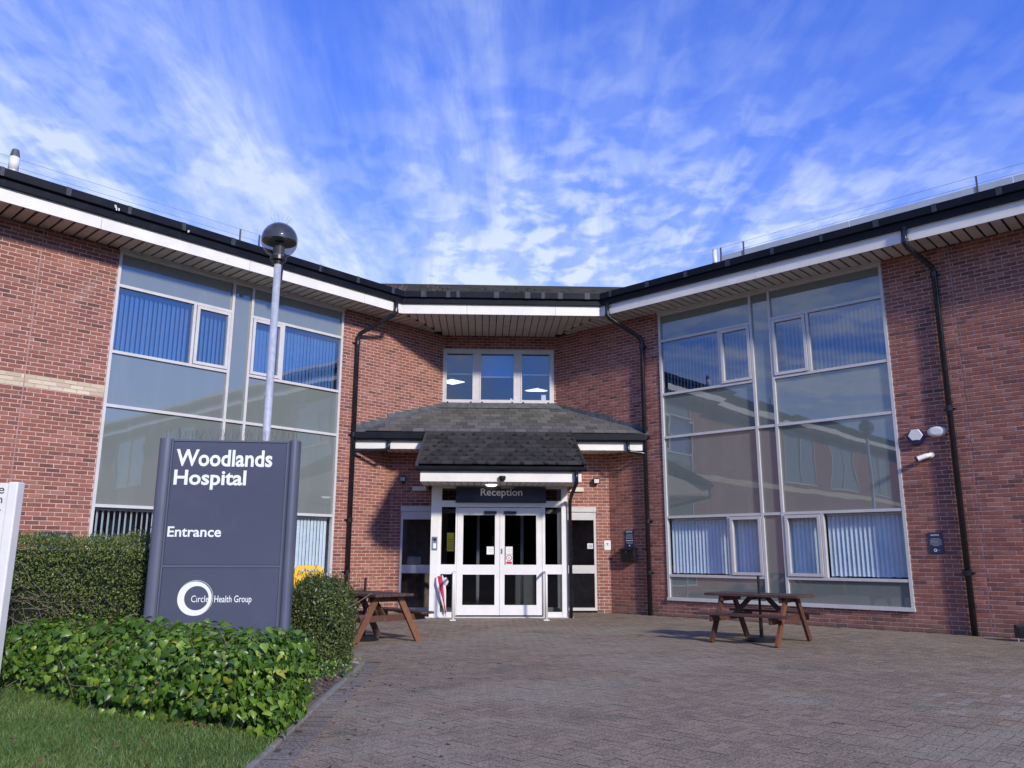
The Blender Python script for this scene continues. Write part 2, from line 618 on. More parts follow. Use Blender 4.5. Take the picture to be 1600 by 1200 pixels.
def paver_mat(name, stops):
    m, n, l, p = new_mat(name)
    v = coords(n)
    r = rnd_value(n, l)
    c = ramp(n, l, r, stops)
    big = noise_out(n, l, v, 0.55, 5, 0.55, 0.7, (0.55, 1.0, 1))
    c = mixc(n, l, remap(n, l, big, 0.46, 0.60, 0, 0.62), c, (.34, .29, .20))       # sandy bloom left by puddles
    moss = noise_out(n, l, v, 0.8, 6, 0.65, 0.5)
    c = mixc(n, l, remap(n, l, moss, 0.53, 0.68, 0, 0.6), c, (.12, .108, .078))
    gr = noise_out(n, l, v, 60, 2, 0.6, 0.0)
    c = mixc(n, l, remap(n, l, gr, 0.50, 0.66, 0, 0.65), c, (.50, .44, .37))
    gr2 = noise_out(n, l, v, 48, 2, 0.6, 0.0)
    c = mixc(n, l, remap(n, l, gr2, 0.52, 0.66, 0, 0.72), c, (.060, .047, .038))
    sp = n.new('ShaderNodeTexVoronoi'); sp.inputs['Scale'].default_value = 26
    l.new(v, sp.inputs['Vector'])
    c = mixc(n, l, remap(n, l, sp.outputs['Distance'], 0.16, 0.09, 0, 0.35), c, (.42, .40, .37))
    l.new(c, p.inputs['Base Color'])
    p.inputs['Roughness'].default_value = 0.9
    p.inputs['Specular IOR Level'].default_value = 0.08
    bump_to(n, l, p, gr, 0.6, 0.004)
    return m


M['paver'] = paver_mat('purple_brown_paver', [(0, (.222, .168, .110)), (.35, (.256, .194, .126)), (.7, (.287, .216, .140)), (1, (.33, .240, .156))])
M['paver_edge'] = paver_mat('border_paver', [(0, (.18, .15, .125)), (.5, (.22, .185, .155)), (1, (.25, .21, .175))])
M['paver_pale'] = paver_mat('bleached_paver', [(0, (.30, .26, .19)), (.5, (.35, .305, .225)), (1, (.40, .35, .26))])
M['joint'] = plain('sandy_joint', (.075, .062, .048), 1.0, 0.4, 12)
M['asphalt'] = plain('asphalt', (.055, .053, .052), 0.9, 0.2, 4, bump=0.5)


def leaf_mat(name, stops, rough=0.45, trans=0.35):
    m, n, l, p = new_mat(name)
    r = rnd_value(n, l)
    c = ramp(n, l, r, stops)
    f = noise_out(n, l, coords(n), 3.0, 3, 0.6)
    c = mixc(n, l, remap(n, l, f, 0.3, 0.7, 0, 0.5), c, mixc(n, l, 1.0, c, (.72, .75, .6), 'MULTIPLY'))
    l.new(c, p.inputs['Base Color'])
    p.inputs['Roughness'].default_value = rough
    t = n.new('ShaderNodeBsdfTranslucent')
    l.new(mixc(n, l, 1.0, c, (1.3, 1.5, .6), 'MULTIPLY'), t.inputs[0])
    mx = n.new('ShaderNodeMixShader'); mx.inputs[0].default_value = trans
    l.new(p.outputs[0], mx.inputs[1]); l.new(t.outputs[0], mx.inputs[2])
    l.new(mx.outputs[0], n['Material Output'].inputs[0])
    return m


M['ivy'] = leaf_mat('ivy_leaf', [(0, (.034, .085, .016)), (.3, (.085, .175, .024)), (.75, (.175, .305, .040)), (.94, (.29, .41, .065)), (1, (.50, .48, .07))], 0.36, 0.28)
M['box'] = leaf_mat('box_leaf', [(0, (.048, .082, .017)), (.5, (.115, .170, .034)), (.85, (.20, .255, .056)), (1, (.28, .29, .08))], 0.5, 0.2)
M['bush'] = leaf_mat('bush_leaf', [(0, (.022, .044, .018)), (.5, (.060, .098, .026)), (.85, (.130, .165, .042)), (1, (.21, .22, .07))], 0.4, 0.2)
M['tree'] = leaf_mat('tree_leaf', [(0, (.014, .028, .010)), (.6, (.030, .050, .014)), (1, (.05, .075, .02))], 0.6, 0.2)
M['grass'] = leaf_mat('grass_blade', [(0, (.080, .150, .034)), (.5, (.145, .240, .060)), (.9, (.21, .32, .085)), (1, (.36, .34, .15))], 0.5, 0.3)
M['turf'] = plain('turf', (.08, .105, .035), 1.0, 0.35, 9)
M['litter'] = leaf_mat('dead_leaf', [(0, (.07, .032, .016)), (.5, (.14, .065, .032)), (1, (.23, .13, .075))], 0.8, 0.1)
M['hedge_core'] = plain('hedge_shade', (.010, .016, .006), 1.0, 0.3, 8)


def glass_mat(name, ior, tint, wob, rough=0.0, gtint=(1, 1, 1)):
    m, n, l, p = new_mat(name)
    n.remove(p)
    fr = n.new('ShaderNodeFresnel'); fr.inputs[0].default_value = ior
    tr = n.new('ShaderNodeBsdfTransparent'); tr.inputs[0].default_value = (*tint, 1)
    gl = n.new('ShaderNodeBsdfGlossy'); gl.inputs['Roughness'].default_value = rough
    gl.inputs[0].default_value = (*gtint, 1)
    if wob:
        b = n.new('ShaderNodeBump'); b.inputs['Strength'].default_value = 1.0; b.inputs['Distance'].default_value = wob
        l.new(noise_out(n, l, coords(n), 1.3, 1, 0.4, 0.3), b.inputs['Height'])
        l.new(b.outputs[0], gl.inputs['Normal'])
    mx = n.new('ShaderNodeMixShader')
    geo = n.new('ShaderNodeNewGeometry')
    fac = math_node(n, l, 'MULTIPLY', fr.outputs[0], math_node(n, l, 'SUBTRACT', 1.0, geo.outputs['Backfacing']))
    l.new(fac, mx.inputs[0]); l.new(tr.outputs[0], mx.inputs[1]); l.new(gl.outputs[0], mx.inputs[2])
    l.new(mx.outputs[0], n['Material Output'].inputs[0])
    return m


M['vision'] = glass_mat('tinted_vision_glass', 1.52, (.90, .94, .96), 0.0016)
M['vision_sky'] = glass_mat('blue_tinted_solar_glass', 2.7, (.55, .66, .80), 0.0016)
M['office_glass'] = glass_mat('office_window_glass', 2.2, (.92, .94, .97), 0.0012)
M['doorglass'] = glass_mat('dark_door_glass', 1.5, (.66, .68, .70), 0.0006)
M['globe_glass'] = glass_mat('smoked_acrylic', 1.5, (.54, .54, .56), 0)


def spandrel_mat():
    m, n, l, p = new_mat('grey_green_back_painted_glass')
    vv = coords(n)
    gr = noise_out(n, l, vv, 2.6, 6, 0.65, 0.4, (1, 1, .18))
    l.new(mixc(n, l, remap(n, l, gr, 0.45, 0.75, 0, 0.35), (.176, .203, .186), (.24, .258, .235)), p.inputs['Base Color'])
    l.new(remap(n, l, gr, 0.4, 0.75, 0.004, 0.02), p.inputs['Roughness'])
    p.inputs['IOR'].default_value = 2.2
    v = coords(n)
    bump_to(n, l, p, noise_out(n, l, v, 1.2, 1, 0.4, 0.4), 1.0, 0.0018)
    return m


M['spandrel'] = spandrel_mat()


def emit_mat(name, col, s):
    m, n, l, p = new_mat(name)
    p.inputs['Base Color'].default_value = (*col, 1)
    p.inputs['Emission Color'].default_value = (*col, 1)
    p.inputs['Emission Strength'].default_value = s
    return m


M['ceiling_light'] = emit_mat('ceiling_light_panel', (1, .97, .92), 1.6)
M['lamp_on'] = emit_mat('lit_downlight', (1, .95, .85), 1.5)


# ------------------------------------------------------------------ text
def make_text(body, F, a0, a1, c0, c1, d, mat, parent, bold=0.0, name='lettering', depth=0.004, shear=0.0):
    """letters whose ink box fills a0..a1, c0..c1 on the plane of frame F (a along, c up, d out)"""
    cu = bpy.data.curves.new('text', 'FONT')
    cu.body = body; cu.size = 1.0; cu.offset = bold; cu.extrude = 0.0; cu.resolution_u = 3; cu.shear = shear
    to = bpy.data.objects.new('text', cu)
    COL.objects.link(to)
    dg = bpy.context.evaluated_depsgraph_get()
    me = bpy.data.meshes.new_from_object(to.evaluated_get(dg))
    bpy.data.objects.remove(to); bpy.data.curves.remove(cu)
    co = np.array([v.co[:] for v in me.vertices])
    mn, mx = co.min(0), co.max(0)
    mb = MB()
    for v in co:
        a = a0 + (v[0] - mn[0]) / (mx[0] - mn[0]) * (a1 - a0)
        c = c0 + (v[1] - mn[1]) / (mx[1] - mn[1]) * (c1 - c0)
        mb.v.append(F.p(a, d + depth, c))
    for pl in me.polygons:
        mb.face(list(pl.vertices))
    n = len(mb.v); 
    bpy.data.meshes.remove(me)
    return mb.build(name, mat, parent)


# ------------------------------------------------------------------ building
hosp = thing('hospital_building', (CX0, 19.0, 0), 'two storey red brick building with two glazed wings angled either side of a porch', 'building')
GLZ = (5.31, 10.45, 0.348, 6.985)
SOF, OV = 7.03, 0.74


def grid_wall(F, u0, u1, z0, z1, holes, d0=-0.25, d1=0.0):
    us = sorted({u0, u1, *[h[0] for h in holes if u0 < h[0] < u1], *[h[1] for h in holes if u0 < h[1] < u1]})
    zs = sorted({z0, z1, *[h[2] for h in holes if z0 < h[2] < z1], *[h[3] for h in holes if z0 < h[3] < z1]})
    mb = MB()
    for a, b in zip(us, us[1:]):
        for c, e in zip(zs, zs[1:]):
            mu, mz = (a + b) / 2, (c + e) / 2
            if any(h[0] < mu < h[1] and h[2] < mz < h[3] for h in holes):
                continue
            mb.box(F, a, b, d0, d1, c, e)
    return mb


BR = []        # every brick: (wall key, F, ua, ub, za, zb, material, whole)


def lay_bricks(key, F, u0, u1, z0, z1, holes, joints=(), zmin=None, band=None):
    k0, k1 = int(round(z0 / .075)), int(math.ceil(z1 / .075))
    for k in range(k0, k1):
        za, zb = k * .075 + .0065, min(k * .075 + .0685, z1)
        if zb - za < .02:
            continue
        zm = (za + zb) / 2
        cuts = [(h[0], h[1]) for h in holes if h[2] - .01 < zm < h[3] + .01]
        cuts += [(j - .005, j + .005) for j in joints]
        off = (k % 2) * .1125
        i = math.floor((u0 - off) / .225) - 1
        while True:
            a = i * .225 + off + .0065; b = a + .212; i += 1
            if a > u1:
                break
            ivs = [(max(a, u0 + .003), min(b, u1 - .003))]
            for c0, c1 in cuts:
                nx = []
                for x, y in ivs:
                    if c1 <= x or c0 >= y:
                        nx.append((x, y)); continue
                    if c0 > x: nx.append((x, c0 - .004))
                    if c1 < y: nx.append((c1 + .004, y))
                ivs = nx
            for x, y in ivs:
                if y - x < .012:
                    continue
                if zmin and zb < zmin(y - .004):
                    continue
                mat = 'brick'
                if band and band[0] <= k < band[1] and x >= band[2] - .01:
                    mat = 'cream'
                BR.append((key, F, x, y, za, zb, mat))


hole_g = [GLZ]
GFU = 3.75                                   # where the ground floor middle wall meets the wings
wallL = grid_wall(FL, 2.10, 16.0, 0, SOF, hole_g).build('wall', M['mortar'], hosp)
wallR = grid_wall(FR, 2.10, 16.0, 0, SOF, hole_g).build('wall', M['mortar'], hosp)
hole_c = [(-1.51, 1.43, 5.19, 6.65)]
wallC = grid_wall(FC, -1.485, 1.485, 4.0, SOF, hole_c).build('wall', M['mortar'], hosp)
GFH = 2.652
hole_gf = [(-2.365, 2.31, -0.1, 2.46)]
wallG = grid_wall(FG, -GFH, GFH, 0, 4.0, hole_gf, -0.3, 0.0).build('wall', M['mortar'], hosp)
zr = lambda u: -1 if u > GFU else 4.0
lay_bricks('L', FL, 2.10, 16.0, 0, SOF, hole_g, joints=(11.76,), zmin=zr, band=(55, 58, 10.45))
lay_bricks('R', FR, 2.10, 16.0, 0, SOF, hole_g, joints=(11.65,), zmin=zr)
lay_bricks('C', FC, -1.485, 1.485, 4.95, SOF, hole_c)
lay_bricks('G', FG, -GFH, GFH, 0, 3.95, hole_gf)
WALL = {'L': wallL, 'R': wallR, 'C': wallC, 'G': wallG}


def brick_verts(F, a, b, za, zb, d):
    t = .004                                 # slight arris
    o = [F.p(a, 0, za), F.p(b, 0, za), F.p(b, 0, zb), F.p(a, 0, zb)]
    i = [F.p(a + t, d, za + t), F.p(b - t, d, za + t), F.p(b - t, d, zb - t), F.p(a + t, d, zb - t)]
    return o + i


BQ = [(4, 5, 6, 7), (0, 1, 5, 4), (1, 2, 6, 5), (2, 3, 7, 6), (3, 0, 4, 7)]
# which bricks show largest in the picture
score = []
for n_, (key, F, a, b, za, zb, mat) in enumerate(BR):
    s = 0
    if key in 'LR' and (a > 10.3):
        p = [project(F.p(x, 0, z)) for x, z in ((a, za), (b, za), (b, zb), (a, zb))]
        if all(p) and all(2 < q[0] < 1598 and 2 < q[1] < 1190 for q in p):
            if not (key == 'L' and p[0][1] > 825) and not (key == 'L' and p[0][0] < 34 and p[0][1] > 745):
                if not (key == 'R' and abs((a + b) / 2 - 11.42) < .14):
                    s = .5 * abs(sum(p[i][0] * p[(i + 1) % 4][1] - p[(i + 1) % 4][0] * p[i][1] for i in range(4)))
    score.append(s)
order = sorted(range(len(BR)), key=lambda i: -score[i])
ONE = set(i for i in order[:300] if score[i] > 0)
acc = {}
share = {}
for n_, (key, F, a, b, za, zb, mat) in enumerate(BR):
    d = .0075 + random.uniform(-.0018, .0022)
    if n_ in ONE:
        L = round(b - a, 3)
        h = round(zb - za, 4)
        kk = (F is FL, L, h)
        if kk not in share:
            me = bpy.data.meshes.new('brick')
            G = Frame((0, 0, 0), F.x, F.y)
            vs_ = brick_verts(G, -L / 2, L / 2, -h / 2, h / 2, .0075)
            me.from_pydata([tuple(v) for v in vs_], [], [q[::-1] if F.flip else q for q in BQ])
            share[kk] = me
        me = share[kk]
        if mat == 'cream':
            kk2 = kk + ('c',)
            if kk2 not in share:
                share[kk2] = me.copy(); share[kk2].materials.clear(); share[kk2].materials.append(M['cream'])
            me = share[kk2]
        elif not me.materials:
            me.materials.append(M['brick'])
        o = bpy.data.objects.new('brick', me)
        COL.objects.link(o)
        o.parent = WALL[key]
        o.location = F.p((a + b) / 2, d - .0075, (za + zb) / 2) - BASE[WALL[key].name]
        continue
    mb = acc.setdefault((key, mat), MB())
    i = len(mb.v)
    mb.v += brick_verts(F, a, b, za, zb, d)
    r = random.uniform(.001, .999)
    for q in BQ:
        q = q[::-1] if F.flip else q
        mb.face([i + j for j in q], r)
for (key, mat), mb in acc.items():
    mb.build('brickwork' if mat == 'brick' else 'cream_band', M[mat], WALL[key], kind='stuff')
for F, w, u in ((FL, wallL, 11.76), (FR, wallR, 11.65)):
    MB().box(F, u - .005, u + .005, 0, .004, 0, SOF).build('movement_joint', M['mortar_pale'], w)

# the rest of each wing, beyond the picture, which the glazing opposite reflects
def far_wing(F):
    holes = []
    u = 18.2
    while u < 44:
        holes += [(u, u + 3.4, 4.5, 6.85), (u, u + 3.4, 0.7, 2.8)]
        u += 5.2
    mb = grid_wall(F, 16.0, 46.0, 0, SOF, holes)
    o = mb.build('wall', M['far_brick'], hosp)
    me = o.data
    uv = me.uv_layers.new(name='UVMap')
    for pl in me.polygons:
        for li in pl.loop_indices:
            p = me.vertices[me.loops[li].vertex_index].co + BASE[o.name]
            uv.data[li].uv = ((p - F.o).dot(F.x), p.z)
    if F is FL:
        MB().box(F, 16.0, 46.0, .002, .008, 4.125, 4.35).build('cream_band', M['cream'], o)
    for a, b, c, e in holes:
        fm = MB()
        for x in (a, (a + b) / 2 - .03, b - .06):
            fm.box(F, x, x + .06, -.06, .02, c, e)
        for z in (c, e - .06):
            fm.box(F, a + .06, (a + b) / 2 - .03, -.06, .018, z, z + .06)
            fm.box(F, (a + b) / 2 + .03, b - .06, -.06, .018, z, z + .06)
        w = fm.build('window', M['frame'], hosp)
        MB().box(F, a + .05, b - .05, -.04, -.03, c + .05, e - .05).build('window_pane', M['spandrel'], w)
    return o


far_wing(FL); far_wing(FR)
MB().box(FL, 2.1, 46, -9, -8.7, 0, SOF).build('wall', M['far_brick'], hosp)
MB().box(FR, 2.1, 46, -9, -8.7, 0, SOF).build('wall', M['far_brick'], hosp)

# ------------------------------------------------------------------ the two glazed screens
def frame_bar(mb, F, a0, a1, c0, c1, b0=-.07, b1=.025):
    mb.box(F, a0, a1, b0, b1, c0, c1)


def screen(F, key):
    u0, u1, z0, z1 = GLZ
    f = MB()
    A = [(u0, u0 + .055), (7.625, 7.68), (8.065, 8.12), (u1 - .055, u1)]
    for a, b in A:
        frame_bar(f, F, a, b, z0 + .07, z1, b1=.03)
    f.box(F, u0 - .01, u1 + .01, -.07, .055, z0, z0 + .07)             # cill
    T = {}
    bays = [(A[0][1], A[1][0]), (A[1][1], A[2][0]), (A[2][1], A[3][0])]
    outer = [.86, 2.145, 3.97, 4.985, 6.275]
    for bi, (a, b) in enumerate(bays):
        for z in (outer if bi != 1 else [2.145, 3.97]):
            frame_bar(f, F, a, b, z, z + .055)
        frame_bar(f, F, a, b, z1 - .06, z1)
    fo = f.build('glazed_screen', M['frame'], hosp)
    sp = MB
    def pane(a, b, c, e, d, mat, name):
        j = [random.uniform(-.004, .004) for _ in range(4)]
        m = MB()
        pts = [(a, c, j[0]), (b, c, j[1]), (b, e, j[2]), (a, e, j[3])]
        m.hexa([F.p(x, d - .012, z) for x, z, k in pts] + [F.p(x, d + k, z) for x, z, k in pts])
        o = m.build(name, M[mat], fo)
        return o
    rows = [(z0 + .07, .86, 's'), (.915, 2.145, 'v'), (2.2, 3.97, 's'), (4.025, 4.985, 's'), (5.04, 6.275, 'v'), (6.33, z1 - .06, 's')]
    for bi, (a, b) in enumerate(bays):
        if bi == 1:
            for c, e in ((z0 + .07, 2.145), (2.2, 3.97), (4.025, z1 - .06)):
                pane(a - .005, b + .005, c - .005, e + .005, -.02, 'spandrel', 'spandrel_panel')
            continue
        for c, e, t in rows:
            if t == 's':
                pane(a - .005, b + .005, c - .005, e + .005, -.02, 'spandrel', 'spandrel_panel')
                continue
            cas = (6.90, 7.625) if bi == 0 else (8.12, 8.87)
            fix = (a, 6.845) if bi == 0 else (8.925, b)
            div = (6.845, 6.90) if bi == 0 else (8.87, 8.925)
            g = MB()
            frame_bar(g, F, div[0], div[1], c, e)
            g.build('mullion', M['frame'], fo)
            cm = MB()
            w = .06
            x0, x1 = cas[0] + .012, cas[1] - .012
            cm.box(F, x0, x0 + w, -.05, .045, c + .012, e - .012)
            cm.box(F, x1 - w, x1, -.05, .045, c + .012, e - .012)
            cm.box(F, x0 + w, x1 - w, -.05, .044, c + .012, c + .012 + w)
            cm.box(F, x0 + w, x1 - w, -.05, .044, e - .012 - w, e - .012)
            cm.build('casement', M['frame'], fo)
            pane(x0 + w - .005, x1 - w + .005, c + .012 + w - .005, e - .012 - w + .005, -.005, 'vision' if c < 2 else 'vision_sky', 'window_pane')
            pane(fix[0] - .005, fix[1] + .005, c - .005, e + .005, -.02, 'vision' if c < 2 else 'vision_sky', 'window_pane')
            # vertical blinds
            for (p0, p1) in (fix, cas):
                bl = MB()
                lo = c < 2
                if key == 'R':
                    step, ang = .086, (R_(-27) if lo else R_(40))
                else:
                    step, ang = (.100, R_(50)) if lo and bi == 2 else (.090, R_(28)) if not lo and bi == 2 else (.086, R_(14))
                x = p0 + .05
                if key == 'R' and not lo and bi == 2 and p0 == cas[0]:
                    x = p0 + .2
                while x < p1 - .02:
                    hw = .044
                    an = ang + random.uniform(-.06, .06)
                    dx, dd = hw * math.cos(an), hw * math.sin(an)
                    top = e - .05 if lo else e - .06
                    P = [(x - dx, -.17 - dd), (x, -.165), (x + dx, -.17 + dd)]
                    zb = c + .02 + random.uniform(0, .012)
                    for (xa, da), (xb, db) in zip(P, P[1:]):
                        bl.hexa([F.p(xa, da, zb), F.p(xb, db, zb), F.p(xb, db + .0015, zb), F.p(xa, da + .0015, zb),
                                 F.p(xa, da, top), F.p(xb, db, top), F.p(xb, db + .0015, top), F.p(xa, da + .0015, top)])
                    x += step * random.uniform(.97, 1.03)
                bl.box(F, p0, p1, -.20, -.14, e - .045, e - .005)
                bl.build('vertical_blind', M['blind'], fo)
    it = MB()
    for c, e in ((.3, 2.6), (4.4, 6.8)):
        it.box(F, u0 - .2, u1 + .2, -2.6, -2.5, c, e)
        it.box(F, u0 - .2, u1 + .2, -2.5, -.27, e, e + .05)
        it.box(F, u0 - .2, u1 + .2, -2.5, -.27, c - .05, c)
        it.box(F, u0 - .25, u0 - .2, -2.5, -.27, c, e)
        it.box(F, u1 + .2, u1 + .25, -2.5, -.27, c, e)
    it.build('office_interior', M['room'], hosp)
    sills = MB()
    for c in (.9, 5.02):
        sills.box(F, u0 + .02, u1 - .02, -.26, -.08, c - .03, c - .005)
    sills.build('window_board', M['white'], hosp)
    return fo


scrL, scrR = screen(FL, 'L'), screen(FR, 'R')

# ------------------------------------------------------------------ eaves: soffits, fascias, gutters
UE = 4.18                                  # along-wing position of the inside mitre of the fascia
GTOP = 7.53
FCX = (UE + OV) * Q                        # depth of the fascia line in front of the wing apex
FASC_Y = CY0 - FCX
FASC_HX = (UE - OV) * Q


def eaves(F):
    bk = MB().box(F, 2.1, 46, -.1, OV - .02, SOF + .03, SOF + .05)
    so_ = bk.build('soffit', M['dark_gap'], hosp)
    # individual boards where they can be told apart
    u = 2.3
    while u < 15.4:
        d1 = OV - .005 if u > UE + .1 else OV * max(0.02, (u + .09 - 2.1) / (UE - 2.1)) - .03
        if d1 > .08:
            t = MB()
            t.box(F, u, u + .158, .002, d1, SOF + random.uniform(-.002, .002), SOF + .028)
            t.build('soffit_board', M['soffit'], so_)
        u += .20
    MB().box(F, 15.5, 46, .002, OV - .005, SOF, SOF + .028).build('soffit_panel', M['soffit'], so_)
    MB().box(F, GLZ[0] - .02, GLZ[1] + .02, 0, .06, GLZ[3] + .002, SOF - .003).build('head_trim', M['frame'], hosp)
    fb = MB()
    cuts = [UE] + [UE + 1.1 + 2.9 * i for i in range(15)]
    for a, b in zip(cuts, cuts[1:]):
        if a > 46: break
        t = MB().box(F, a + .004, b - .004, OV, OV + .022, SOF - .02, SOF + .24)
        t.build('fascia_board', M['fascia'], hosp)
    g = MB()
    prof = [(OV + .023, SOF + .225), (OV + .09, SOF + .225), (OV + .10, SOF + .34), (OV + .165, SOF + .36), (OV + .175, GTOP), (OV + .023, GTOP)]
    if F.flip: prof = prof[::-1]
    g.prism(F, prof, UE - .07, 46)
    go = g.build('gutter', M['gutter'], hosp)
    u = UE + .35
    while u < 15:
        c = MB()
        pr = [(OV + .16, SOF + .355), (OV + .171, SOF + .355), (OV + .181, GTOP + .004), (OV + .16, GTOP + .004)]
        if F.flip: pr = pr[::-1]
        c.prism(F, pr, u, u + random.uniform(.06, .11))
        c.build('gutter_clip', M['gutter_clip'], go)
        u += 1.02
    rf = MB()
    s = .40
    z0 = GTOP - .03
    rf.poly([F.p(UE - .1, OV + .03, z0), F.p(46, OV + .03, z0), F.p(46, -8, z0 + (8 + OV) * s), F.p(UE - .1 - 3.6, -8, z0 + (8 + OV) * s)][::-1 if not F.flip else 1])
    return rf.build('roof', M['slate_dark'], hosp)


roofL, roofR = eaves(FL), eaves(FR)
dm = MB()
for u, z in ((10.93, GTOP - .06), (10.88, GTOP - .10), (9.55, GTOP - .12)):
    for _ in range(3):
        a = u + random.uniform(-.03, .03); w = random.uniform(.008, .022); h = random.uniform(.015, .06)
        dm.box(FL, a, a + w, OV + .17, OV + .1785, z - h, z)
dm.build('bird_droppings', M['white'], hosp, kind='stuff')
# middle eaves
FE = Frame((CX0, FASC_Y, 0), (1, 0, 0), (0, -1, 0))
bk = MB()
bk.hexa([(CX0 - FASC_HX, FASC_Y + .02, SOF + .031), (CX0 + FASC_HX, FASC_Y + .02, SOF + .031), (CX0 + 1.485, CEN_Y, SOF + .031), (CX0 - 1.485, CEN_Y, SOF + .031),
         (CX0 - FASC_HX, FASC_Y + .02, SOF + .06), (CX0 + FASC_HX, FASC_Y + .02, SOF + .06), (CX0 + 1.485, CEN_Y, SOF + .06), (CX0 - 1.485, CEN_Y, SOF + .06)])
sofC = bk.build('soffit', M['dark_gap'], hosp)
x = -FASC_HX + .02
while x < FASC_HX - .1:
    xm = x + .075
    back = CEN_Y - .004
    if abs(xm) > 1.44:
        back = CEN_Y - (abs(xm) - 1.44) / (FASC_HX - 1.44) * (CEN_Y - FASC_Y)
    if back - FASC_Y > .1:
        MB().box(FW, CX0 + x, CX0 + x + .157, FASC_Y + .005, back, SOF + random.uniform(-.002, .002), SOF + .029).build('soffit_board', M['soffit'], sofC)
    x += .177
for a, b in ((-FASC_HX + .01, -.85), (-.845, 1.3), (1.305, FASC_HX - .01)):
    MB().box(FE, a, b, 0, .022, SOF - .02, SOF + .24).build('fascia_board', M['fascia'], hosp)
g = MB()
prof = [(.023, SOF + .225), (.09, SOF + .225), (.10, SOF + .34), (.165, SOF + .36), (.175, GTOP), (.023, GTOP)]
g.prism(FE, prof[::-1], -FASC_HX + .04, FASC_HX - .04)
gutC = g.build('gutter', M['gutter'], hosp)
for u in (-1.95, -1.35, -1.1, -.2, .55, .95, 1.35, 2.0):
    MB().prism(FE, [(.16, SOF + .355), (.171, SOF + .355), (.181, GTOP + .004), (.16, GTOP + .004)][::-1], u, u + random.uniform(.07, .15)).build('gutter_clip', M['gutter_clip'], gutC)
# middle roof: courses of slates, each a shallow step
rf = MB()
s = .40
nrow = 11
T = 3.05
hw0 = FASC_HX + .35
for k in range(nrow):
    t0, t1 = T * k / nrow - .03, T * (k + 1) / nrow
    y0, y1 = FASC_Y - .04 + t0, FASC_Y - .04 + t1
    zz0, zz1 = GTOP - .02 + t0 * s + .022, GTOP - .02 + t1 * s + .004
    e0, e1 = hw0 + t0 * .42, hw0 + t1 * .42
    x = -e0 - random.random() * .2
    while x < e0:
        w = .29
        r = random.uniform(.01, .99)
        dz = random.uniform(-.003, .004)
        a, b = CX0 + x + .004, CX0 + x + w - .004
        rf.hexa([(a, y0, zz0 - .02), (b, y0, zz0 - .02), (b, y1, zz1 - .02), (a, y1, zz1 - .02), (a, y0, zz0 + dz), (b, y0, zz0 + dz), (b, y1, zz1), (a, y1, zz1)], r)
        x += w
rf.box(FW, CX0 - 4.2, CX0 + 4.2, FASC_Y + T - .12, FASC_Y + T + .1, GTOP + T * s - .06, GTOP + T * s + .035)
rf.poly([(CX0 - 5, FASC_Y + T, GTOP + T * s), (CX0 + 5, FASC_Y + T, GTOP + T * s), (CX0 + 5, FASC_Y + 2 * T + 2, GTOP - 1), (CX0 - 5, FASC_Y + 2 * T + 2, GTOP - 1)])
roofC = rf.build('roof', M['slate_dark'], hosp, kind='stuff')
md = MB()
for _ in range(45):
    t = random.uniform(0, T * .9); x = random.uniform(-3, 3)
    p = Vector((CX0 + x, FASC_Y - .04 + t, GTOP + t * s + .01))
    r = random.uniform(.012, .03)
    md.lathe(p, [(r, -.01), (r * .8, r * .4), (0.001, r * .6)], 6)
md.build('moss', M['moss'], roofC, kind='stuff')
# weeds at the eaves
wd = MB()
for cx_, n_ in ((-2.55, 9), (-1.75, 4), (-2.8, 5)):
    for _ in range(n_):
        p = Vector((CX0 + cx_ + random.uniform(-.12, .12), FASC_Y + .9, GTOP + .36))
        q = p + Vector((random.uniform(-.1, .1), 0, random.uniform(.1, .24)))
        wd.beam(p, q, .006, .006)
wd.build('weed', M['twig'], roofC, kind='stuff')

# ------------------------------------------------------------------ upper middle window
def window3():
    f = MB()
    x0, x1, z0, z1 = -1.51, 1.43, 5.19, 6.65
    f.box(FC, x0, x0 + .08, -.08, .02, z0, z1)
    f.box(FC, x1 - .08, x1, -.08, .02, z0, z1)
    f.box(FC, x0 + .08, x1 - .08, -.08, .02, z1 - .08, z1)
    f.box(FC, x0 + .08, x1 - .08, -.08, .03, z0, z0 + .07)
    m1, m2 = (-.68, -.53), (.40, .55)
    for a, b in (m1, m2):
        f.box(FC, a, b, -.08, .018, z0 + .07, z1 - .08)
    o = f.build('window', M['frame'], hosp)
    spans = [(x0 + .08, m1[0]), (m1[1], m2[0]), (m2[1], x1 - .08)]
    for k, (a, b) in enumerate(spans):
        w = .035
        c = MB()
        c.box(FC, a, a + w, -.06, .03, z0 + .07, z1 - .08)
        c.box(FC, b - w, b, -.06, .03, z0 + .07, z1 - .08)
        c.box(FC, a + w, b - w, -.06, .029, z1 - .08 - w, z1 - .08)
        c.box(FC, a + w, b - w, -.06, .029, z0 + .07, z0 + .07 + w)
        c.build('casement', M['frame'], o)
        MB().box(FC, a + w - .004, b - w + .004, -.03, -.018, z0 + .07 + w - .004, z1 - .08 - w + .004).build('window_pane', M['office_glass'], o)
        for xx in (a + .05, b - .09):
            MB().box(FC, xx, xx + .04, .031, .045, z0 + .015, z0 + .05).build('vent_cap', M['black'], o)
        # half drawn roller blind with its white bar
        zb = 6.0 if k != 1 else 5.93
        MB().box(FC, a, b, -.16, -.15, zb, zb + .03).build('blind_bar', M['white'], o)
        if k == 1:
            MB().box(FC, a, b, -.17, -.165, zb + .03, z1 - .1).build('roller_blind', M['blue_blind'], o)
    for a, z, w, h in ((.28, 5.27, .1, .08), (1.1, 5.28, .12, .17)):
        MB().box(FC, a, a + w, -.05, -.045, z, z + h).build('sticker', M['white'], o)
    return o


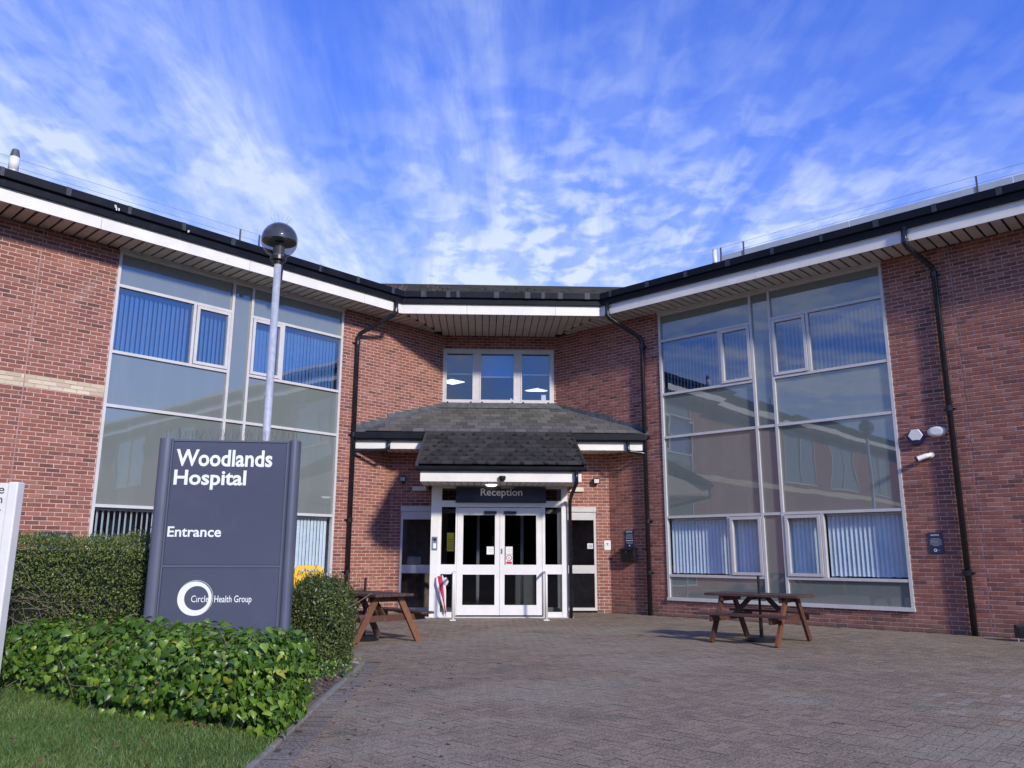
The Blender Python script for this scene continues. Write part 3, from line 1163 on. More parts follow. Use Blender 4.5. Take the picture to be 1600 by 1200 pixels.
M['blue_blind'] = plain('blue_blind', (.03, .30, .75), 0.7, 0.05)
win3 = window3()
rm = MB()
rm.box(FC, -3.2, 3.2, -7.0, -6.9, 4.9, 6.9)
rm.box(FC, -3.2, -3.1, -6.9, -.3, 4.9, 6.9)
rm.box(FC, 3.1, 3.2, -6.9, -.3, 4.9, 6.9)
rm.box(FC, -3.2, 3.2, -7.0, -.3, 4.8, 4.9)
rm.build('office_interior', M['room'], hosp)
MB().box(FC, -3.2, 3.2, -7.0, -.3, 6.72, 6.8).build('office_ceiling', M['ceiling'], hosp)


def ceil_panel(x, d, s):
    m = MB()
    for zz in (6.70,):
        m.hexa([FC.p(x - s, d, zz), FC.p(x, d - s, zz), FC.p(x + s, d, zz), FC.p(x, d + s, zz),
                FC.p(x - s, d, zz + .012), FC.p(x, d - s, zz + .012), FC.p(x + s, d, zz + .012), FC.p(x, d + s, zz + .012)])
    m.build('ceiling_light', M['ceiling_light'], hosp)


ceil_panel(-1.42, -4.35, .40); ceil_panel(.02, -2.9, .36); ceil_panel(1.35, -5.6, .38)

# ------------------------------------------------------------------ lean-to roof over the entrance and its canopy
EY, EZ, TZ = 18.44, 4.13, 5.10
SL = (TZ - EZ) / (CEN_Y - EY)
CY_, CZ_ = 16.58, 3.15
SC = (EZ - CZ_) / (EY - CY_)
lean = MB()
hwE = CY0 - EY - .02
lean.hexa([(CX0 - hwE, EY, EZ - .10), (CX0 + hwE, EY, EZ - .10), (CX0 + 1.49, CEN_Y - .02, TZ - .10), (CX0 - 1.49, CEN_Y - .02, TZ - .10),
           (CX0 - hwE, EY, EZ - .035), (CX0 + hwE, EY, EZ - .035), (CX0 + 1.49, CEN_Y - .02, TZ - .035), (CX0 - 1.49, CEN_Y - .02, TZ - .035)])
leano = lean.build('lean_to_roof', M['dark_gap'], hosp)
CXL0, CXR0, CXL1, CXR1 = -1.30, 2.06, -1.36, 2.16        # canopy verges at its top and at its eave
can = MB()
can.hexa([(CXL1, CY_, CZ_ - .10), (CXR1, CY_, CZ_ - .10), (CXR0, EY, EZ - .10), (CXL0, EY, EZ - .10),
          (CXL1, CY_, CZ_ - .035), (CXR1, CY_, CZ_ - .035), (CXR0, EY, EZ - .035), (CXL0, EY, EZ - .035)])
cano = can.build('porch_canopy', M['dark_gap'], hosp)


def slate_piece(parent, mat, xl0, xr0, xl1, xr1, y0, z0, y1, z1, lift):
    """one slate: lower edge y0/z0 from xl0 to xr0, upper edge y1/z1"""
    th = .019
    nx = lambda y: 0
    v = [(xl0, y0, z0 + lift), (xr0, y0, z0 + lift), (xr1, y1, z1), (xl1, y1, z1)]
    up = Vector((0, -SL, 1)).normalized() * th
    m = MB()
    m.hexa([Vector(p) for p in v] + [Vector(p) + up for p in v])
    return m.build('slate', mat, parent)


nr = 8
dy = (CEN_Y - .18 - EY) / nr
for k in range(nr):
    y0 = EY + k * dy - .02; y1 = EY + (k + 1) * dy
    z0 = EZ + (y0 - EY) * SL; z1 = EZ + (y1 - EY) * SL
    h0, h1 = CY0 - y0 - .14, CY0 - y1 - .14
    x = CX0 - h0 - (k % 2) * .125
    while x < CX0 + h0:
        a0, b0 = max(x + .004, CX0 - h0), min(x + .262, CX0 + h0)
        a1, b1 = max(x + .004, CX0 - h1), min(x + .262, CX0 + h1)
        if b0 - a0 > .03 and b1 - a1 > .03:
            slate_piece(leano, M['slate'], a0, b0, a1, b1, y0, z0, y1, z1, .012 + random.uniform(0, .006))
        x += .266
nr = 8
dy = (EY - CY_) / nr
mossp = []
for k in range(nr):
    y0 = CY_ + k * dy - .03; y1 = CY_ + (k + 1) * dy
    flare = lambda y: max(0, (CY_ + .28 - y) / .28) * .02
    z0 = CZ_ + (y0 - CY_) * SC + flare(y0); z1 = CZ_ + (y1 - CY_) * SC + flare(y1)
    f0, f1 = (y0 - CY_) / (EY - CY_), (y1 - CY_) / (EY - CY_)
    l0, r0 = CXL1 + (CXL0 - CXL1) * f0 + .03, CXR1 + (CXR0 - CXR1) * f0 - .03
    l1, r1 = CXL1 + (CXL0 - CXL1) * f1 + .03, CXR1 + (CXR0 - CXR1) * f1 - .03
    x = l0 - (k % 2) * .12
    while x < r0:
        a0, b0 = max(x + .004, l0), min(x + .236, r0)
        a1, b1 = max(x + .004, l1), min(x + .236, r1)
        if b0 - a0 > .03 and b1 - a1 > .03:
            slate_piece(cano, M['slate_dark'], a0, b0, a1, b1, y0, z0, y1, z1, .014 + random.uniform(0, .007))
            if random.random() < .62:
                mossp.append((b0, y0, z0))
        x += .24
md = MB()
for x, y, z in mossp:
    for _ in range(random.randint(3, 6)):
        dy_ = random.uniform(-.015, .07)
        p = Vector((x + random.uniform(-.05, .05), y + dy_, z + .034 + dy_ * .5))
        r = random.uniform(.016, .036)
        md.lathe(p, [(r, -.012), (r * .9, r * .35), (.001, r * .7)], 6)
md.build('moss', M['moss'], cano, kind='stuff')
# lead: ridge strip, sloping abutments with steps
MB().hexa([(CX0 - 1.6, CEN_Y - .20, TZ - .055), (CX0 + 1.6, CEN_Y - .20, TZ - .055), (CX0 + 1.5, CEN_Y - .012, TZ + .03), (CX0 - 1.5, CEN_Y - .012, TZ + .03),
           (CX0 - 1.6, CEN_Y - .20, TZ - .035), (CX0 + 1.6, CEN_Y - .20, TZ - .035), (CX0 + 1.5, CEN_Y - .012, TZ + .13), (CX0 - 1.5, CEN_Y - .012, TZ + .13)]).build('lead_flashing', M['lead'], leano)
for F in (FL, FR):
    def zl(u): return EZ + ((CY0 - u * Q) - EY) * SL
    sg = MB()
    ua, ub = 2.12, 4.93
    sg.hexa([F.p(ua, .01, zl(ua) - .01), F.p(ua, .16, zl(ua) - .11), F.p(ub, .16, zl(ub) - .09), F.p(ub, .01, zl(ub) - .01),
             F.p(ua, .01, zl(ua) + .03), F.p(ua, .16, zl(ua) - .055), F.p(ub, .16, zl(ub) - .045), F.p(ub, .01, zl(ub) + .03)])
    sg.build('lead_flashing', M['lead'], leano)
    n = 11
    for k in range(n):
        a = ua + (ub - ua) * k / n; b = ua + (ub - ua) * (k + 1) / n
        zt = math.ceil((zl(a) + .075) / .075) * .075
        st = MB()
        st.hexa([F.p(a, .009, zl(a) - .02), F.p(a, .0125, zl(a) - .02), F.p(b, .0125, zl(b) - .02), F.p(b, .009, zl(b) - .02),
                 F.p(a + .02, .009, zt), F.p(a + .02, .0125, zt), F.p(b + .01, .0165, zt - .03), F.p(b + .01, .013, zt - .03)])
        st.build('lead_step', M['lead'], leano)
# canopy verges
for sx, x0, x1 in ((-1, CXL1, CXL0), (1, CXR1, CXR0)):
    v = MB()
    v.hexa([(x1 - .03, EY, EZ - .09), (x1 + .03, EY, EZ - .09), (x0 + .03, CY_ - .03, CZ_ - .09), (x0 - .03, CY_ - .03, CZ_ - .09),
            (x1 - .03, EY, EZ + .035), (x1 + .03, EY, EZ + .035), (x0 + .03, CY_ - .03, CZ_ + .035), (x0 - .03, CY_ - .03, CZ_ + .035)])
    v.build('verge_board', M['slate_dark'], cano)
# canopy gutter, fascia, cheeks and soffit
FCN = Frame((0, CY_, 0), (1, 0, 0), (0, -1, 0))
MB().prism(FCN, [(-.03, 3.03), (.07, 3.03), (.11, 3.06), (.115, 3.125), (-.03, 3.125)][::-1], CXL1 - .01, CXR1 + .01).build('gutter', M['gutter'], cano)
MB().box(FCN, -1.285, 2.075, -.035, -.012, 2.815, 3.028).build('fascia_board', M['fascia'], cano)
cs = MB()
cs.box(FW, -1.285, 2.075, CY_ + .036, PO_Y - .09, 2.835, 2.85)
canS = cs.build('soffit', M['dark_gap'], cano)
x = -1.28
while x < 2.0:
    MB().box(FW, x, x + .125, CY_ + .04, PO_Y - .09, 2.82, 2.834).build('soffit_board', M['soffit'], cano)
    x += .14
for x in (-1.285, 2.058):
    m = MB()
    zt = lambda y: CZ_ - .1 + (y - CY_) * SL
    m.hexa([(x, CY_ + .036, 2.815), (x + .017, CY_ + .036, 2.815), (x + .017, GF_Y - .01, 2.815), (x, GF_Y - .01, 2.815),
            (x, CY_ + .036, 3.03), (x + .017, CY_ + .036, 3.03), (x + .017, GF_Y - .01, 3.9), (x, GF_Y - .01, 3.9)])
    m.build('canopy_cheek', M['fascia'], cano)
# lean-to eaves either side of the canopy
FEV = Frame((0, EY, 0), (1, 0, 0), (0, -1, 0))
for a, b in ((CX0 - hwE + .12, CXL0 - .02), (CXR0 + .02, CX0 + hwE - .12)):
    MB().prism(FEV, [(-.02, 3.93), (.10, 3.93), (.13, 3.96), (.135, 4.10), (-.02, 4.10)][::-1], a, b).build('gutter', M['gutter'], leano)
    MB().box(FEV, a, b, -.05, -.022, 3.73, 3.925).build('fascia_board', M['fascia'], leano)
MB().box(FW, CX0 - hwE + .05, CX0 + hwE - .05, EY + .05, GF_Y - .005, 3.765, 3.785).build('soffit', M['dark_gap'], leano)
x = CX0 - 2.66 - .5
while x < CX0 + 3.2:
    d_ = max(0, abs(x + .065 - CX0) + .075 - (CY0 - GF_Y))
    yb = GF_Y - .006 - d_
    if yb - EY - .06 > .06:
        MB().box(FW, x, x + .13, EY + .055, yb, 3.745, 3.764).build('soffit_board', M['soffit'], leano)
    x += .15

# ------------------------------------------------------------------ porch front
porch = MB().box(FP, -1.115, -.935, -.16, .02, 0, 2.83).build('porch_post', M['white'], hosp)
MB().box(FP, 1.765, 1.90, -.14, .02, 0, 2.83).build('porch_post', M['white'], hosp)
bars = MB()
for a, b in ((-.575, -.535), (1.335, 1.40)):
    bars.box(FP, a, b, -.1, .012, .05, 2.36)
for a, b in ((-.935, -.575), (1.40, 1.765)):
    bars.box(FP, a, b, -.09, .01, .915, 1.12)
    bars.box(FP, a, b, -.09, .01, .02, .12)
bars.box(FP, -.935, 1.765, -.1, .014, 2.36, 2.50)
bars.box(FP, -.935, 1.765, -.1, .010, 2.77, 2.83)
bars.box(FP, -.575, -.535, -.1, .009, 2.50, 2.77)
bars.box(FP, 1.335, 1.40, -.1, .009, 2.50, 2.77)
bars.box(FP, -.935, -.885, -.1, .009, .12, .915); bars.box(FP, -.935, -.885, -.1, .009, 1.12, 2.36); bars.box(FP, -.935, -.885, -.1, .009, 2.5, 2.77)
bars.build('porch_rail', M['frame_white'] if 'frame_white' in M else M['white'], hosp)
MB().box(FP, -1.2, 2.0, -.1, .06, 0, .022).build('threshold', M['frame'], hosp)
for a, b, c, e in ((-.885, -.575, .12, .915), (-.885, -.575, 1.12, 2.36), (-.885, -.575, 2.5, 2.77), (1.40, 1.765, .12, .915), (1.40, 1.765, 1.12, 2.36), (1.40, 1.765, 2.5, 2.77), (-.535, 1.335, 2.5, 2.77)):
    MB().box(FP, a - .004, b + .004, -.05, -.04, c - .004, e + .004).build('sidelight_pane', M['doorglass'], porch)


def door(x0, x1, meet):
    f = MB()
    st0, st1 = (.125, .105) if meet == 'r' else (.105, .125)
    z0, z1 = .055, 2.345
    f.box(FP, x0, x0 + st0, -.06, .0, z0, z1)
    f.box(FP, x1 - st1, x1, -.06, .0, z0, z1)
    for c, e in ((z0, .265), (.905, 1.115), (2.185, z1)):
        f.box(FP, x0 + st0, x1 - st1, -.06, -.002, c, e)
    d = f.build('door', M['white'], hosp)
    for c, e in ((.265, .905), (1.115, 2.185)):
        MB().box(FP, x0 + st0 - .004, x1 - st1 + .004, -.035, -.025, c - .004, e + .004).build('door_pane', M['doorglass'], d)
    cx = x1 - .35 if meet == 'r' else x0 + .08
    MB().box(FP, cx, cx + .28, .002, .05, 2.21, 2.27).build('door_closer', M['black'], d)
    hx = x1 - .06 if meet == 'r' else x0 + .035
    if meet == 'l':
        MB().box(FP, hx, hx + .02, .001, .03, 1.36, 1.46).build('door_lock', M['steel'], d)
    return d


doorL = door(-.53, .398, 'r')
doorR = door(.404, 1.33, 'l')
# return sides of the porch and the screen in the ground floor wall behind it
rs = MB()
for x in (-1.09, 1.80):
    for y in (18.45, GF_Y - .12):
        rs.box(FW, x, x + .07, y, y + .07, .02, 2.83)
    for z in (.02, .95, 2.36, 2.76):
        rs.box(FW, x + .003, x + .067, PO_Y + .17, GF_Y - .02, z, z + (.1 if z != .95 else .16))
rs.build('porch_side_frame', M['frame'], hosp)
for x in (-1.06, 1.83):
    MB().box(FW, x, x + .01, PO_Y + .16, GF_Y - .02, .1, 2.8).build('sidelight_pane', M['doorglass'], porch)


def side_window(a, b, far_a, far_b):
    f = MB()
    X0, X1 = a - CX0, b - CX0
    f.box(FG, X0, X0 + .05, -.12, .012, .08, 2.34)
    f.box(FG, X1 - .05, X1, -.12, .012, .08, 2.34)
    f.box(FG, X0, X1, -.12, .035, .05, .115)
    f.box(FG, X0 + .05, X1 - .05, -.12, .01, .90, 1.09)
    f.box(FG, X0 + .05, X1 - .05, -.12, .01, 2.15, 2.34)
    f.box(FG, X0 - .012, X1 + .012, -.12, .04, 2.342, 2.455)
    w = f.build('window', M['frame'], hosp)
    for c, e in ((.115, .90), (1.09, 2.15)):
        MB().box(FG, X0 + .046, X1 - .046, -.07, -.06, c - .004, e + .004).build('window_pane', M['doorglass'], w)
    return w


swL = side_window(-1.925, -1.10, 0, 0)
swR = side_window(1.93, 2.74, 0, 0)
bl = MB()
bl.box(FG, -1.53, 1.49, -.1, 0, 2.5, 2.8)
inn = MB()
for x in (-1.5, -.55, .5, 1.45):
    inn.box(FG, x, x + .07, -.14, -.05, .02, 2.45)
for z in (.02, .95, 2.3):
    inn.box(FG, -1.43, 1.45, -.135, -.055, z, z + .1)
inn.build('lobby_screen', M['frame'], hosp)
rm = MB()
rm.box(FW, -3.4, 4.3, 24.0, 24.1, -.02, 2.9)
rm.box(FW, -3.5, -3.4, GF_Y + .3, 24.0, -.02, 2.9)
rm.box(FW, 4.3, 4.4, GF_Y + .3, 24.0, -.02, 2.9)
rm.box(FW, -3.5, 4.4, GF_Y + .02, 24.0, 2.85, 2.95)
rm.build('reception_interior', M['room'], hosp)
MB().box(FW, -1.05, 1.85, PO_Y + .1, GF_Y + .02, .0, .012).box(FW, -3.4, 4.3, GF_Y + .021, 24.0, .0, .012).build('reception_floor', plain('carpet', (.045, .042, .04), .95, .2, 4), hosp)
dk = MB()
dk.box(FW, .9, 3.6, 21.5, 22.1, .012, 1.05)
dk.build('reception_desk', M['room_pale'], hosp)
M['pict'] = plain('picture_print', (.22, .17, .06), 0.6, 0.5, 3)
for a, b, c, e, m_ in ((-2.55, -2.0, 1.25, 1.95, 'pict'), (-1.75, -1.45, 1.4, 1.85, 'room_pale'), (.2, .6, 1.3, 1.9, 'room_pale')):
    pm = MB().box(FW, a, b, 21.40, 21.43, c, e).build('picture', M['black'], hosp)
    MB().box(FW, a + .07, b - .07, 21.392, 21.399, c + .08, e - .08).build('picture_print', M[m_], pm)
MB().box(FW, -3.4, -.9, 21.44, 21.5, .012, 2.84).build('partition', plain('lobby_wall', (.48, .47, .44), .8, .05), hosp)

# ------------------------------------------------------------------ downpipes
def wing_pipe(F, u, uo, ztop, zj):
    m = MB()
    o = OV + .08
    m.tube([F.p(uo, o + .0, SOF + .25), F.p(uo, o + .0, SOF - .06), F.p(uo + (u - uo) * .08, o - .06, SOF - .13), F.p(u - (u - uo) * .06, .13, ztop + .02), F.p(u, .085, ztop - .08), F.p(u, .085, 0.0)], .052, 12)
    po = m.build('downpipe', M['pipe'], hosp, smooth=True)
    c = MB().tube([F.p(uo, o, SOF - .05), F.p(uo, o, SOF + .02)], .062, 12)
    c.build('pipe_collar', M['pipe'], po)
    for z in zj:
        MB().tube([F.p(u, .085, z), F.p(u, .085, z + .09)], .062, 12).build('pipe_collar', M['pipe'], po)
        MB().box(F, u - .10, u + .10, .0, .04, z + .03, z + .055).build('pipe_bracket', M['pipe'], po)
    return po


wing_pipe(FL, 4.93, 4.40, 6.46, (6.2, 4.0, 2.05, .9))
wing_pipe(FR, 4.87, 4.40, 6.46, (6.2, 4.0, 2.05, .9))
wing_pipe(FR, 11.39, 11.15, 6.62, (6.45, 3.9, 1.0))
MB().tube([FL.p(7.5, OV + .08, SOF + .25), FL.p(7.5, OV + .06, SOF - .05)], .045, 10).build('gutter_outlet', M['pipe'], hosp)
for F, xo, u in ((FL, -2.17, 4.93), (FR, 3.40, 4.87)):
    t = F.p(u, .085, 3.66)
    MB().tube([(xo, EY - .06, 3.95), (xo, EY - .06, 3.74), (xo + (t.x - xo) * .1, EY - .06, 3.69), (t.x - (t.x - xo) * .05, t.y, 3.66), t], .042, 10).build('downpipe', M['pipe'], hosp, smooth=True)
MB().tube([(1.96, CY_ - .06, 3.05), (1.96, CY_ - .06, 2.80), (1.945, PO_Y - .2, 2.55), (1.945, PO_Y - .09, 2.42), (1.945, PO_Y - .085, 0)], .04, 10).build('downpipe', M['pipe'], hosp, smooth=True)
# light grey upstand on the right roof
pu = MB()
a = 6.85
while a < 46:
    pu.box(FR, a, min(a + 2.95, 46), -.33, -.30, 7.9, 8.16)
    a += 2.97
pu.build('roof_upstand', plain('pale_grey_upstand', (.50, .53, .55), .5, .06, 3, dirt=(.3, .3, .3), dirt_amt=.3), hosp)

# ------------------------------------------------------------------ ground
paving = MB().box(FW, -60, 60, -60, 60, -.30, -.014).build('ground', M['asphalt'])
paving['kind'] = 'structure'
pv = MB()
pv.poly([(-1.43, 3.2, -.0032), (16, 3.2, -.0032), (16, 22, -.0032), (-6, 22, -.0032), (-6, 10.62, -.0032), (-1.43, 10.62, -.0032)])
pav = pv.build('paving', M['joint']); pav['kind'] = 'structure'


def inside_paving(x, y):
    if y < 3.25 or y > 21: return False
    if y < 10.6 and x < -1.36: return False
    if x < -4.5: return False
    e = .05
    # keep in front of the walls
    if (CY0 - y) < abs(x - CX0) * 1.0 + e: return False
    if y > 17.75 and -1.1 < x < 1.98: return False
    if y > GF_Y - .02 and abs(x - CX0) < 2.7: return False
    if x > 13: return False
    return True


cells = []
W_ = .1
ca = math.cos(math.pi / 4)
for i in range(-60, 260):
    for j in range(-160, 240):
        t = (i - j) % 4
        if t not in (0, 3):
            continue
        if t == 0:
            p0, q0, pl, ql = i * W_, j * W_, .2, .1
        else:
            p0, q0, pl, ql = i * W_, j * W_, .1, .2
        pc, qc = p0 + pl / 2, q0 + ql / 2
        x = (pc - qc) * ca + .0; y = (pc + qc) * ca
        if not inside_paving(x, y):
            continue
        cells.append((x, y, t))
# border course along the kerb: a soldier row
edge = []
yy = 3.3
while yy < 10.45:
    edge.append((-1.33, yy + .05)); yy += .102
RND = np.random.default_rng(5)


def paver_geo(x, y, ang, l, w, dz, tilt):
    c, s_ = math.cos(ang), math.sin(ang)
    out = []
    for hl, hw, z in ((l / 2 - .0014, w / 2 - .0014, -.010), (l / 2 - .0022, w / 2 - .0022, 0)):
        for a, b in ((-hl, -hw), (hl, -hw), (hl, hw), (-hl, hw)):
            zz = z + (dz + tilt[0] * a + tilt[1] * b if z == 0 else 0)
            out.append((x + a * c - b * s_, y + a * s_ + b * c, zz))
    return out


PQ = [(4, 5, 6, 7), (0, 1, 5, 4), (1, 2, 6, 5), (2, 3, 7, 6), (3, 0, 4, 7)]
EDGE_X = -1.232


def clip_x(pts):
    out = []
    for i, p in enumerate(pts):
        q = pts[(i + 1) % len(pts)]
        if p[0] >= EDGE_X: out.append(p)
        if (p[0] >= EDGE_X) != (q[0] >= EDGE_X):
            f = (EDGE_X - p[0]) / (q[0] - p[0]); out.append((EDGE_X, p[1] + (q[1] - p[1]) * f))
    return out


cut = MB(); keepc = []
for x, y, t in cells:
    g = paver_geo(x, y, math.pi / 4 + (0 if t == 0 else math.pi / 2), .2, .1, 0, (0, 0))
    if y < 10.6 and min(q[0] for q in g) < EDGE_X:
        pl = clip_x([(q[0], q[1]) for q in g[4:]])
        if len(pl) > 2:
            i0 = len(cut.v); m_ = len(pl); rr = random.uniform(.01, .99)
            for zz in (-.010, 0):
                cut.v += [Vector((px, py, zz)) for px, py in pl]
            cut.face(range(i0 + m_, i0 + 2 * m_), rr)
            for k in range(m_):
                cut.face((i0 + k, i0 + (k + 1) % m_, i0 + m_ + (k + 1) % m_, i0 + m_ + k), rr)
    else:
        keepc.append((x, y, t))
cells = keepc
cut.build('cut_pavers', M['paver'], pav, kind='stuff', recalc=False)
area = []
for x, y, t in cells:
    p = project((x, y, 0))
    if p and 10 < p[0] < 1590 and 10 < p[1] < 1192:
        area.append(1 / (y ** 3))
    else:
        area.append(0)
big = set(sorted(range(len(cells)), key=lambda i: -area[i])[:200])
pale = {i for i, (x, y, t) in enumerate(cells) if ((x - 4.9) / .9) ** 2 + ((y - 7.6) / .75) ** 2 < 1 and random.random() < .18} - big
pale = set(list(pale)[:28])
pm = bpy.data.meshes.new('paver')
pm.from_pydata(paver_geo(0, 0, 0, .2, .1, 0, (0, 0)), [], PQ); pm.materials.append(M['paver']); pm.materials.append(M['joint'])
pm.polygons.foreach_set('material_index', [0, 1, 1, 1, 1])
ppm = pm.copy(); ppm.materials[0] = M['paver_pale']
Vs, Fs, Rs = [], [], []
for i, (x, y, t) in enumerate(cells):
    ang = math.pi / 4 + (0 if t == 0 else math.pi / 2) + RND.normal(0, .008)
    dz = RND.normal(0, .0008); tl = RND.normal(0, .006, 2)
    if i in big or i in pale:
        o = bpy.data.objects.new('paver', pm if i in big else ppm); COL.objects.link(o); o.parent = pav
        o.location = (x, y, dz); o.rotation_euler = (tl[1], -tl[0], ang)
        continue
    b = len(Vs)
    Vs += paver_geo(x, y, ang, .2, .1, dz, tl)
    Fs += [[b + k for k in q] for q in PQ]
    Rs += [RND.uniform(.01, .99)] * 5
pf_ = fast_mesh('paver_field', Vs, Fs, M['paver'], pav, kind='stuff', rnd=Rs)
pf_.data.materials.append(M['joint'])
pf_.data.polygons.foreach_set('material_index', [0, 1, 1, 1, 1] * (len(Fs) // 5))
em = bpy.data.meshes.new('paver')
em.from_pydata(paver_geo(0, 0, 0, .2, .1, 0, (0, 0)), [], PQ); em.materials.append(M['paver_edge']); em.materials.append(M['joint'])
em.polygons.foreach_set('material_index', [0, 1, 1, 1, 1])
for x, y in edge:
    o = bpy.data.objects.new('paver', em); COL.objects.link(o); o.parent = pav
    o.location = (x, y, RND.normal(0, .0015)); o.rotation_euler = (RND.normal(0, .012), RND.normal(0, .012), RND.normal(0, .01))
k = MB()
yy = 3.3
kerbs = []
ks = MB().box(FW, -1.475, -1.445, 3.3, 10.5, -.05, -.02).build('kerb', M['conc']); ks['kind'] = 'structure'
while yy < 10.4:
    MB().box(FW, -1.49, -1.437, yy + .003, min(yy + .912, 10.5), -.05, .022 + random.uniform(-.004, .004)).build('kerb_stone', M['conc'], ks, bevel=.006)
    yy += .915
MB().box(FW, -2.4, -1.49, 10.45, 10.5, -.05, .034).build('kerb_stone', M['conc'], ks, bevel=.006)
# soil bed with a gently uneven surface
gx, gy = np.meshgrid(np.linspace(-16, -1.49, 100), np.linspace(2.0, 10.45, 70))
gz = .012 + .018 * np.sin(gx * 3.1 + gy * 1.7) * np.sin(gy * 2.3 - gx) + RND.normal(0, .006, gx.shape)
gz[:, -1] = .0
V = np.stack([gx.ravel(), gy.ravel(), gz.ravel()], 1)
nx_, ny_ = gx.shape[1], gx.shape[0]
idx = np.arange(nx_ * ny_).reshape(ny_, nx_)
Fq = np.stack([idx[:-1, :-1].ravel(), idx[:-1, 1:].ravel(), idx[1:, 1:].ravel(), idx[1:, :-1].ravel()], 1)
so_ = fast_mesh('soil', V, Fq, M['soil'], smooth=True); so_['kind'] = 'structure'
# lawn: turf sheet and mown blades
def front_line(x):       # near edge of the ivy bed
    return 6.05 + max(0, (-1.4 - x)) * .80 + .10 * math.sin(x * 3.3) + .05 * math.sin(x * 9.1)


tv, tf = [], []
xs = np.linspace(-9, -1.495, 70)
for x in xs:
    yf = front_line(x) - .02
    for kk in range(14):
        t = kk / 13
        tv.append((x, 2.0 + (yf - 2.0) * t, .034 - .02 * (t > .97) + .006 * math.sin(x * 5 + t * 19)))
for i in range(len(xs) - 1):
    for kk in range(13):
        a = i * 14 + kk
        tf.append((a, a + 14, a + 15, a + 1))
lawn = fast_mesh('lawn', tv, tf, M['turf'], smooth=True); lawn['kind'] = 'structure'
nb = 62000
bx = RND.uniform(-4.6, -1.46, nb * 2); by = RND.uniform(4.7, 8.6, nb * 2)
fl = np.array([front_line(x) for x in bx]) + RND.normal(0, .07, nb * 2)
ok = (by < fl)
bx, by = bx[ok][:nb], by[ok][:nb]
n = len(bx)
h = RND.uniform(.022, .062, n) * (1 + .5 * (RND.random(n) > .95)); an = RND.uniform(0, 2 * np.pi, n); wd_ = RND.uniform(.0016, .0036, n)
lean_ = RND.normal(0, .024, (n, 2))
ca_, sa_ = np.cos(an) * wd_, np.sin(an) * wd_
z0 = .028
P0 = np.stack([bx - ca_, by - sa_, np.full(n, z0)], 1); P1 = np.stack([bx + ca_, by + sa_, np.full(n, z0)], 1)
P2 = np.stack([bx + ca_ * .7 + lean_[:, 0] * .5, by + sa_ * .7 + lean_[:, 1] * .5, z0 + h * .6], 1)
P3 = np.stack([bx - ca_ * .7 + lean_[:, 0] * .5, by - sa_ * .7 + lean_[:, 1] * .5, z0 + h * .6], 1)
P4 = np.stack([bx + lean_[:, 0] * 1.2, by + lean_[:, 1] * 1.2, z0 + h], 1)
V = np.stack([P0, P1, P2, P3, P4], 1).reshape(-1, 3)
b = (np.arange(n) * 5)[:, None]
Fg = np.concatenate([b + np.array([[0, 1, 2]]), b + np.array([[0, 2, 3]]), b + np.array([[3, 2, 4]])], 0)
patch = .5 + .22 * np.sin(bx * 2.1 + by * 1.3) * np.sin(by * 2.9 - bx * .7)
rn = np.clip(patch + RND.normal(0, .2, n), .01, .99)
go = fast_mesh('grass', V, Fg, M['grass'], kind='stuff', rnd=np.tile(rn, 3))
tag(go, 'short mown green grass in front of the ivy bed', 'grass')
# dead leaves on the soil and at the lawn edge
def leaf_cards(P, size, nrm_bias, rngx, shape):
    """P (n,3) points, random oriented leaf polygons; shape (k,3) local outline fan triangles list"""
    pass


def quads_at(P, T, B, L, Wd):
    """rhombus leaves: P centre, T long axis, B cross axis"""
    n = len(P)
    V = np.stack([P - T * L[:, None], P + B * Wd[:, None], P + T * L[:, None], P - B * Wd[:, None]], 1).reshape(-1, 3)
    F_ = (np.arange(n) * 4)[:, None] + np.array([[0, 1, 2, 3]])
    return V, F_


def unit(a):
    return a / np.maximum(1e-9, np.linalg.norm(a, axis=1, keepdims=True))


n = 1500
lx = RND.uniform(-4.8, -1.52, n)
ly = np.array([front_line(x) for x in lx]) + np.abs(RND.normal(0, .16, n)) - .03
ly[:150] = RND.uniform(5.2, 8.2, 150); ly[:150] = np.minimum(ly[:150], [front_line(x) for x in lx[:150]])
lx[150:230] = RND.uniform(-1.42, -.2, 80) ; ly[150:230] = RND.uniform(5.5, 12, 80)
lzz = np.full(n, .035) + RND.uniform(0, .02, n); lzz[:150] += .03; lzz[150:230] = .006
lx[230:520] = RND.uniform(-2.3, -1.5, 290); ly[230:520] = RND.uniform(7.3, 9.6, 290)
P = np.stack([lx, ly, lzz], 1)
T = unit(np.stack([RND.normal(0, 1, n), RND.normal(0, 1, n), RND.normal(0, .35, n)], 1))
B = unit(np.cross(T, unit(RND.normal(0, .4, (n, 3)) + [0, 0, 1])))
V, F_ = quads_at(P, T, B, RND.uniform(.012, .034, n), RND.uniform(.007, .018, n))
lo = fast_mesh('leaf_litter', V, F_, M['litter'], kind='stuff', rnd=RND.uniform(.01, .99, n))
tag(lo, 'brown dead leaves lying under the ivy hedge', 'leaf litter')

cl_ = MB()
for _ in range(160):
    p = Vector((random.uniform(-2.4, -1.52), random.uniform(7.2, 9.7), .02)); r = random.uniform(.006, .022)
    cl_.lathe(p, [(r, -.01), (r * .9, r * .4), (.001, r * .8)], 5)
cl_.build('clods', M['soil'], so_, kind='stuff')
# ------------------------------------------------------------------ hedges
IVY = [(0, -.04), (.24, -.16), (.46, -.10), (.56, .12), (.42, .36), (.24, .64), (.0, 1.0), (-.24, .64), (-.42, .36), (-.56, .12), (-.46, -.10), (-.24, -.16)]


